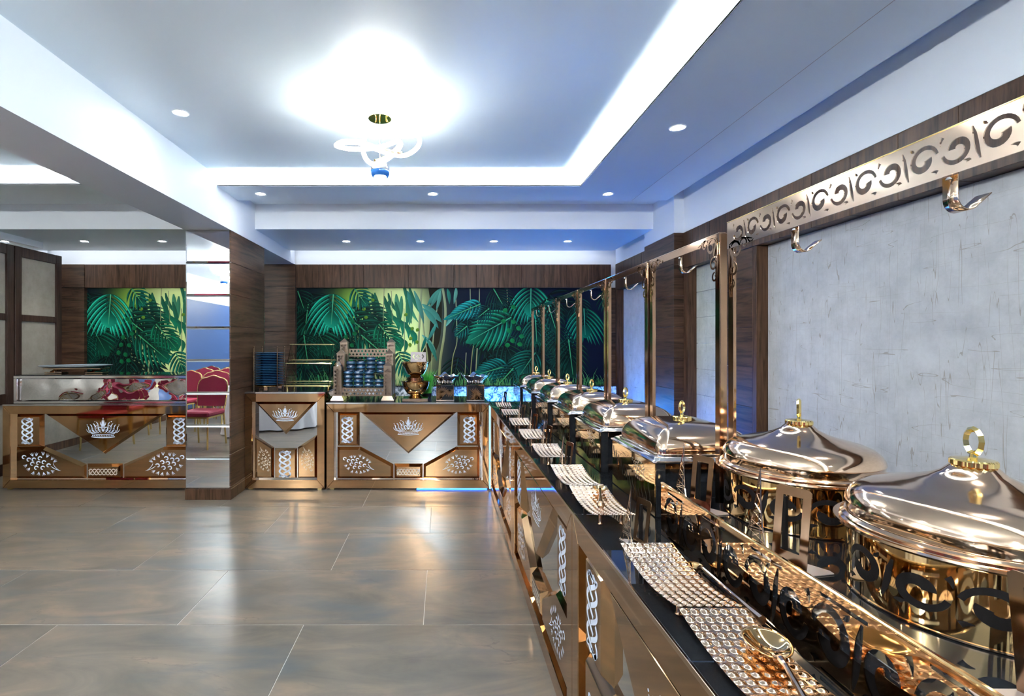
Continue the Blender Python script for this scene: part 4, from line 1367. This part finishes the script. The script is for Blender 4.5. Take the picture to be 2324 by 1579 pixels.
XF = .86
def frame(label, y0, y1, ztop, big=False):
    """flat posts at each end and a header; scroll brackets in the corners"""
    t = thing('buffet_arch', label, 'arch', (XF, y0, ZW), 0, 'gold arch frames over the buffet')
    Lf = y1 - y0; h = ztop - ZW
    for a, s in ((0, 1), (Lf, -1)):
        p = MB().bbox(-.0015, .0015, min(a, a + s * .026), max(a, a + s * .026), 0, h - .001, .0005).build('post', 'bronze', t)
        MB().bbox(.0016, .022, a if s > 0 else a - .002, a + .002 if s > 0 else a, 0, h - .001, .0005).build('post_flange', 'bronze', p)
        MB().bbox(-.004, .03, min(a, a + s * .034), max(a, a + s * .034), 0, .004, .001).build('post_foot', 'champ', p)
    if big:
        hs = scroll_holes(Lf - .06, .068, .121, dash=False, k=.98)
        plate('header', [(.0005, h - .078), (Lf - .0005, h - .078), (Lf - .0005, h), (.0005, h)], [[(u + .03, v + h - .039) for u, v in q] for q in hs], .002, lambda u, v, d: (d - .004, u, v), 'champ', t)
        MB().bbox(-.006, .02, 0, Lf, h, h + .003, .001).build('header_lip', 'brass', t)
    else:
        MB().bbox(-.0035, -.0016, 0, Lf, h - .026, h, .0004).build('header', 'bronze', t)
        MB().bbox(-.004, .018, 0, Lf, h, h + .0025, .0005).build('header_lip', 'champ', t)
    fn = lambda u, v, d: (-.005 + d, u, v)
    for a, s in ((0, 1), (Lf, -1)):
        m = MB()
        base = h - (.078 if big else .026)
        g = lambda pts: [(a + s * u, base + .02 + v) for u, v in pts]
        for pts, w in ((spiral(.045, -.03, .028, .008, 150, -260, 20), .008), (spiral(.085, -.018, .018, .006, 170, -200, 16), .006), (spiral(.030, -.085, .022, .007, 100, -300, 18), .007),
                       (spiral(.024, -.128, .016, .005, 90, -250, 14), .006), (bez((.012, -.01), (.05, .01), (.125, -.012), 8), .006), (bez((.012, -.02), (.004, -.09), (.014, -.165), 8), .006),
                       (bez((.012, -.012), (.03, -.05), (.03, -.06), 6), .010), (bez((.10, -.004), (.115, -.03), (.13, -.014), 6), .005)):
            stroke(m, g(pts), w * .6, w * .4, w, fn, 0)
        o = m.build('corner_scroll', 'bronze', t)
        md = o.modifiers.new('s', 'SOLIDIFY'); md.thickness = .0015
    return t


YBn = [1.565, 2.122, 2.678, 3.242, 3.852, 4.430, 4.960]
for i in range(6):
    frame(f'slim gold arch frame with corner scrolls over the {ORD[i]} rectangular chafing dish', YBn[i] + .012, YBn[i + 1] - .012, 1.712)
    hook((XF, (YBn[i] + YBn[i + 1]) / 2, 1.684), f'J-shaped lamp hook hanging above the {ORD[i]} rectangular chafing dish')
frame('wide gold arch frame with pierced scroll header over the round pots', .22, YBn[0] - .035, 1.731, True)
hook((XF, 1.243, 1.652), 'J-shaped lamp hook on the pierced header, the one farther along the buffet')
hook((XF, .862, 1.652), 'J-shaped lamp hook on the pierced header, above the nearest pot')


# ================================================================== DIMPLED TRAYS, LADLES
tray0 = None
TY = [(.658, .973), (.977, 1.290), (1.503, 1.812), (1.818, 2.135), (2.270, 2.588), (2.712, 3.03), (3.17, 3.485), (3.63, 3.95), (4.09, 4.41)]
def tray_z(v):
    s = v / .157
    return .031 + .020 * s * s
def tray(label, loc):
    t = thing('spoon_tray', label, 'tray', loc, 0, 'dimpled gold spoon trays')
    nx, ny = 7, 16; sx, sy = 8, 8
    w, l = .132, .314
    m = MB(); vs = []; fs = []
    NX, NYy = nx * sx, ny * sy
    for j in range(NYy + 1):
        for i in range(NX + 1):
            u, v = i / NX, j / NYy
            x, y = (u - .5) * w, (v - .5) * l
            fx, fy = (u * 1.0) * nx % 1 - .5, (v * ny) % 1 - .5
            mg = min(u, 1 - u) * w > .004 and min(v, 1 - v) * l > .004
            d2 = (fx * fx + fy * fy) / .13
            b_ = .0034 * max(0, 1 - d2) ** .8 if (d2 < 1 and mg) else 0
            vs.append((x, y, tray_z(y) + b_))
    for j in range(NYy):
        for i in range(NX):
            a = j * (NX + 1) + i; fs.append((a, a + 1, a + NX + 2, a + NX + 1))
    m.add(vs, fs)
    o = m.build('dimpled_plate', 'champ', t, True, 180)
    for y in (-.085, .085):
        MB().lathe([(.008, 0), (.0055, .004), (.0055, tray_z(y) - .002)], (-.03, y, 0), 12).build('leg', 'bronze', t, True)
        MB().lathe([(.008, 0), (.0055, .004), (.0055, tray_z(y) - .002)], (.035, y, 0), 12).build('leg', 'bronze', t, True)
    return t
for i, (a, b_) in enumerate(TY):
    lb = f'dimpled champagne gold spoon tray at the worktop edge, {"nearest the camera" if i == 0 else "farthest from the camera" if i == 8 else ORD[i] + " from the camera"}'
    loc = (.516, (a + b_) / 2, ZW)
    if tray0 is None: tray0 = tray(lb, loc)
    else: dup(tray0, loc, 0, lb)


def spoon(label, loc, rz, L_=.26, bw=.036, bl=.048, tilt=0., knob=False):
    """bowl at the origin, handle along +x"""
    t = thing('serving_spoon', label, 'spoon', loc, rz, 'serving spoons and ladles')
    m = MB(); vs = []; fs = []
    nr, na = 8, 32
    for i in range(nr + 1):
        s = i / nr
        for k in range(na):
            a = 2 * pi * k / na
            rx = bl * (1 + .12 * cos(a))
            vs.append((s * rx * cos(a), s * bw * sin(a), -.016 * (1 - s * s)))
    for i in range(nr):
        for k in range(na):
            l = (k + 1) % na; fs.append((i * na + k, i * na + l, (i + 1) * na + l, (i + 1) * na + k))
    m.add(vs, fs)
    o = m.build('bowl', 'gold2', t, True, 80)
    md = o.modifiers.new('s', 'SOLIDIFY'); md.thickness = .0018
    pts = [(bl * 1.08, 0, 0), (bl * 1.35, 0, .006), (bl * 1.8, 0, .008), (L_ * .6, 0, .005 + tilt * .5), (L_ * .85, 0, tilt), (L_, 0, tilt)]
    m = MB(); n = len(pts); wd = [.008, .006, .0042, .0045, .007, .009]
    m.tube(pts, wd, 8)
    m.v = [(x, y, zc_ + (z - zc_) * .45) if False else (x, y, z) for (x, y, z), zc_ in zip(m.v, [0] * len(m.v))]
    m.build('handle', 'champ', t, True)
    if knob: MB().lathe([(0, -.012), (.008, -.009), (.012, 0), (.008, .009), (0, .012)], (L_ + .006, 0, tilt), 16).build('handle_end', 'bronze', t, True)
    return t
spoon('big gold serving spoon lying on the nearest dimpled tray', (.546, .858, ZW + .056), -1.84, .28, .037, .048, -.004)
spoon('gold serving spoon lying on the third dimpled tray from the camera', (.540, 1.750, ZW + .062), -1.86, .23, .026, .034, .012, True)
spoon('dark ladle lying on the worktop between the second tray and the scroll fence', (.612, 1.235, ZW + .019), -1.57, .26, .018, .022, .006)


# ================================================================== NAME CARD HOLDERS WITH LATTICE TOWER
def card_holder(label, loc, rz, sc=1.):
    """local: x along the holder (tower at -x, frame at +x), y behind"""
    t = thing('card_holder', label, 'card holder', loc, rz, 'gold dish name holders')
    MB().prism([(-.058, -.012), (.060, -.012), (.074, .040), (.064, .046), (-.03, .030)], lambda u, v, d: (u * sc, v * sc, d), 0, .0016).build('base_plate', 'matt_champ', t)
    o = [(.0 * sc, .002), (.058 * sc, .002), (.058 * sc, .135 * sc), (.053 * sc, .140 * sc), (.005 * sc, .140 * sc), (.0 * sc, .135 * sc)]
    h = [(.013 * sc, .030 * sc), (.045 * sc, .030 * sc), (.045 * sc, .124 * sc), (.013 * sc, .124 * sc)]
    plate('card_frame', o, [h], .0022, lambda u, v, d: (u, d + v * .12 - .01 * sc, v), 'bronze', t)
    MB().box(.010 * sc, .016 * sc, .004 * sc, .012 * sc, .003, .12 * sc).build('card_slot', 'dark', t)
    m = MB()
    S = lambda u, v: ((-.032 + u * .027) * sc, -.008 * sc + v * .148 * .12 * sc, .0016 + v * .150 * sc)
    leg = lambda s: [S(s * x, y) for x, y in ((1, 0), (.72, .14), (.48, .30), (.28, .50), (.14, .72), (.06, .9), (0, 1))]
    for s in (-1, 1):
        m.tube(leg(s), .0016 * sc, 4)
        m.tube([S(s * .55, 0), S(s * .40, .14), S(s * .24, .30), S(s * .1, .50)], .0012 * sc, 4)
    for y, x in ((.14, .75), (.17, .70), (.30, .5), (.33, .46), (.52, .28), (.74, .14), (.86, .12)):
        m.tube([S(-x, y), S(x, y)], .0014 * sc, 4)
    for a, b_, xa, xb in ((.17, .30, .68, .48), (.33, .42, .44, .36), (.42, .52, .36, .27), (.52, .62, .26, .2), (.62, .74, .2, .13)):
        m.tube([S(-xa, a), S(xb, b_)], .0009 * sc, 4); m.tube([S(xa, a), S(-xb, b_)], .0009 * sc, 4)
    m.tube([S(-.5, 0)] + [S(-.5 * cos(q), .12 * sin(q)) for q in [pi * k / 8 for k in range(1, 8)]] + [S(.5, 0)], .0013 * sc, 4)
    m.tube([S(0, .98), S(0, 1.06)], [.0016 * sc, .0005 * sc], 4)
    m.build('lattice_tower', 'bronze', t)
    return t
GH = 'tower-shaped name card holder'
R1 = -pi / 2
for i, (x, y, z, rz, sc, lb) in enumerate((
        (.705, 1.440, ZR, R1 + .45, 1.1, f'gold {GH} at the far end of the scroll fence'),
        (.708, 1.085, ZR, R1 + .45, 1.2, f'gold {GH} before the round pots, middle of the scroll fence'),
        (.775, .610, ZR, -R1 + .25, 1.2, f'gold {GH} on the scroll fence stand, cut by the picture edge'),
        (.530, 1.40, ZW, R1 + .30, .97, f'gold {GH} on the worktop between second and third tray'),
        (.530, 2.205, ZW, R1 + .30, .97, f'gold {GH} on the worktop between fourth and fifth tray'),
        (.535, 2.650, ZW, R1 + .30, .97, f'gold {GH} on the worktop between fifth and sixth tray'),
        (.545, 3.10, ZW, R1 + .30, .97, f'gold {GH} on the worktop between sixth and seventh tray'),
        (.545, 3.555, ZW, R1 + .30, .97, f'gold {GH} on the worktop between seventh and eighth tray'),
        (.535, 4.50, ZW, R1 + .30, .97, f'gold {GH} on the worktop past the farthest tray'))):
    card_holder(lb, (x, y, z), rz, sc)
spoon('small ladle with copper ball end leaning by the sixth dimpled tray', (.60, 2.93, ZW + .060), -1.75, .22, .02, .026, .03, True)


# ================================================================== BANQUET CHAIRS AND TABLES (seen in the mirrors)
def chair(label, loc, rz):
    t = thing('banquet_chair', label, 'chair', loc, rz, 'red banquet chairs in the hall')
    MB().bbox(-.21, .21, -.21, .21, .42, .49, .02).build('seat', 'red', t, True)
    out = [(-.19, .52), (-.205, .80), (-.16, .88), (-.08, .905), (0, .93), (.08, .905), (.16, .88), (.205, .80), (.19, .52)]
    m = MB(); m.prism(out, lambda u, v, d: (u, d + (v - .5) * -.15, v), -.235, -.20, 0); m.build('backrest', 'red', t)
    fr = [(u * 1.03, -.217 + (v - .5) * -.15, v) for u, v in smooth_pts([(*p, 0) for p in out], sub=4) and [(p.x, p.y) for p in smooth_pts([(*q, 0) for q in out], sub=4)]]
    MB().tube(fr, .011, 8).build('back_frame', 'brass', t, True)
    for x in (-.19, .19):
        MB().tube([(x, .19, .42), (x * 1.05, .21, 0)], .012, 8).build('leg', 'brass', t, True)
        MB().tube([(x, -.216, .53), (x, -.20, .42), (x * 1.05, -.25, 0)], .012, 8).build('leg', 'brass', t, True)
    MB().box(-.19, .19, -.19, .19, .40, .42).build('seat_frame', 'brass', t)
    return t
ch0 = None
for i, (x, y, rz) in enumerate(((-3.22, 2.15, .1), (-3.72, .75, -.15), (-4.25, .75, .2), (-3.95, -.1, .0), (-4.45, -.2, .1), (-4.2, -.95, -.1), (-4.7, -1.0, .15), (-4.5, 1.7, 0), (-4.45, 2.9, .1), (-4.6, 2.25, -.1),
                                (-2.3, .1, .1), (-1.75, -.6, -.2), (-1.2, -1.9, .3), (-.3, -2.3, -.2), (.7, -1.8, .1))):
    lb = f'red velvet banquet chair with gold frame reflected in the pillar mirror, {ORD[i]} from the pillar'
    if ch0 is None: ch0 = chair(lb, (x, y, 0), rz)
    else: dup(ch0, (x, y, 0), rz, lb)
def table(label, loc):
    t = thing('banquet_table', label, 'table', loc, 0, 'white banquet tables in the hall')
    fold = lambda a, r, z: r * (1 + .05 * cos(14 * a) * max(0, (.70 - z) / .7))
    MB().lathe([(.66, .02), (.60, .45), (.59, .72), (.58, .735), (0, .735)], seg=84, sq=fold).build('tablecloth', 'cloth', t, True)
    MB().lathe([(.5, 0), (.5, .7)], seg=32).build('table_body', 'dark', t)
table('round banquet table under a white cloth among the red chairs, reflected in the ice box', (-2.72, 1.02, 0))
table('round banquet table under a white cloth in the hall behind the camera, reflected in gold', (-2.35, -1.7, 0))

for i, (x, y) in enumerate(((-.376, -.6), (-.376, -4.0), (-3.6, .6), (-3.6, -3.2))):  # unseen pendants added behind the camera, extra bright to lift the ceiling
    r = dup(pe, (x, y, 2.757), .4 * i, 'added looping LED pendant, unseen behind the photographer, number ' + ORD[i])
    for c in r.children:
        if c.name.startswith('light_tube'):
            c.data = c.data.copy(); c.data.materials[0] = M['pend_fill']
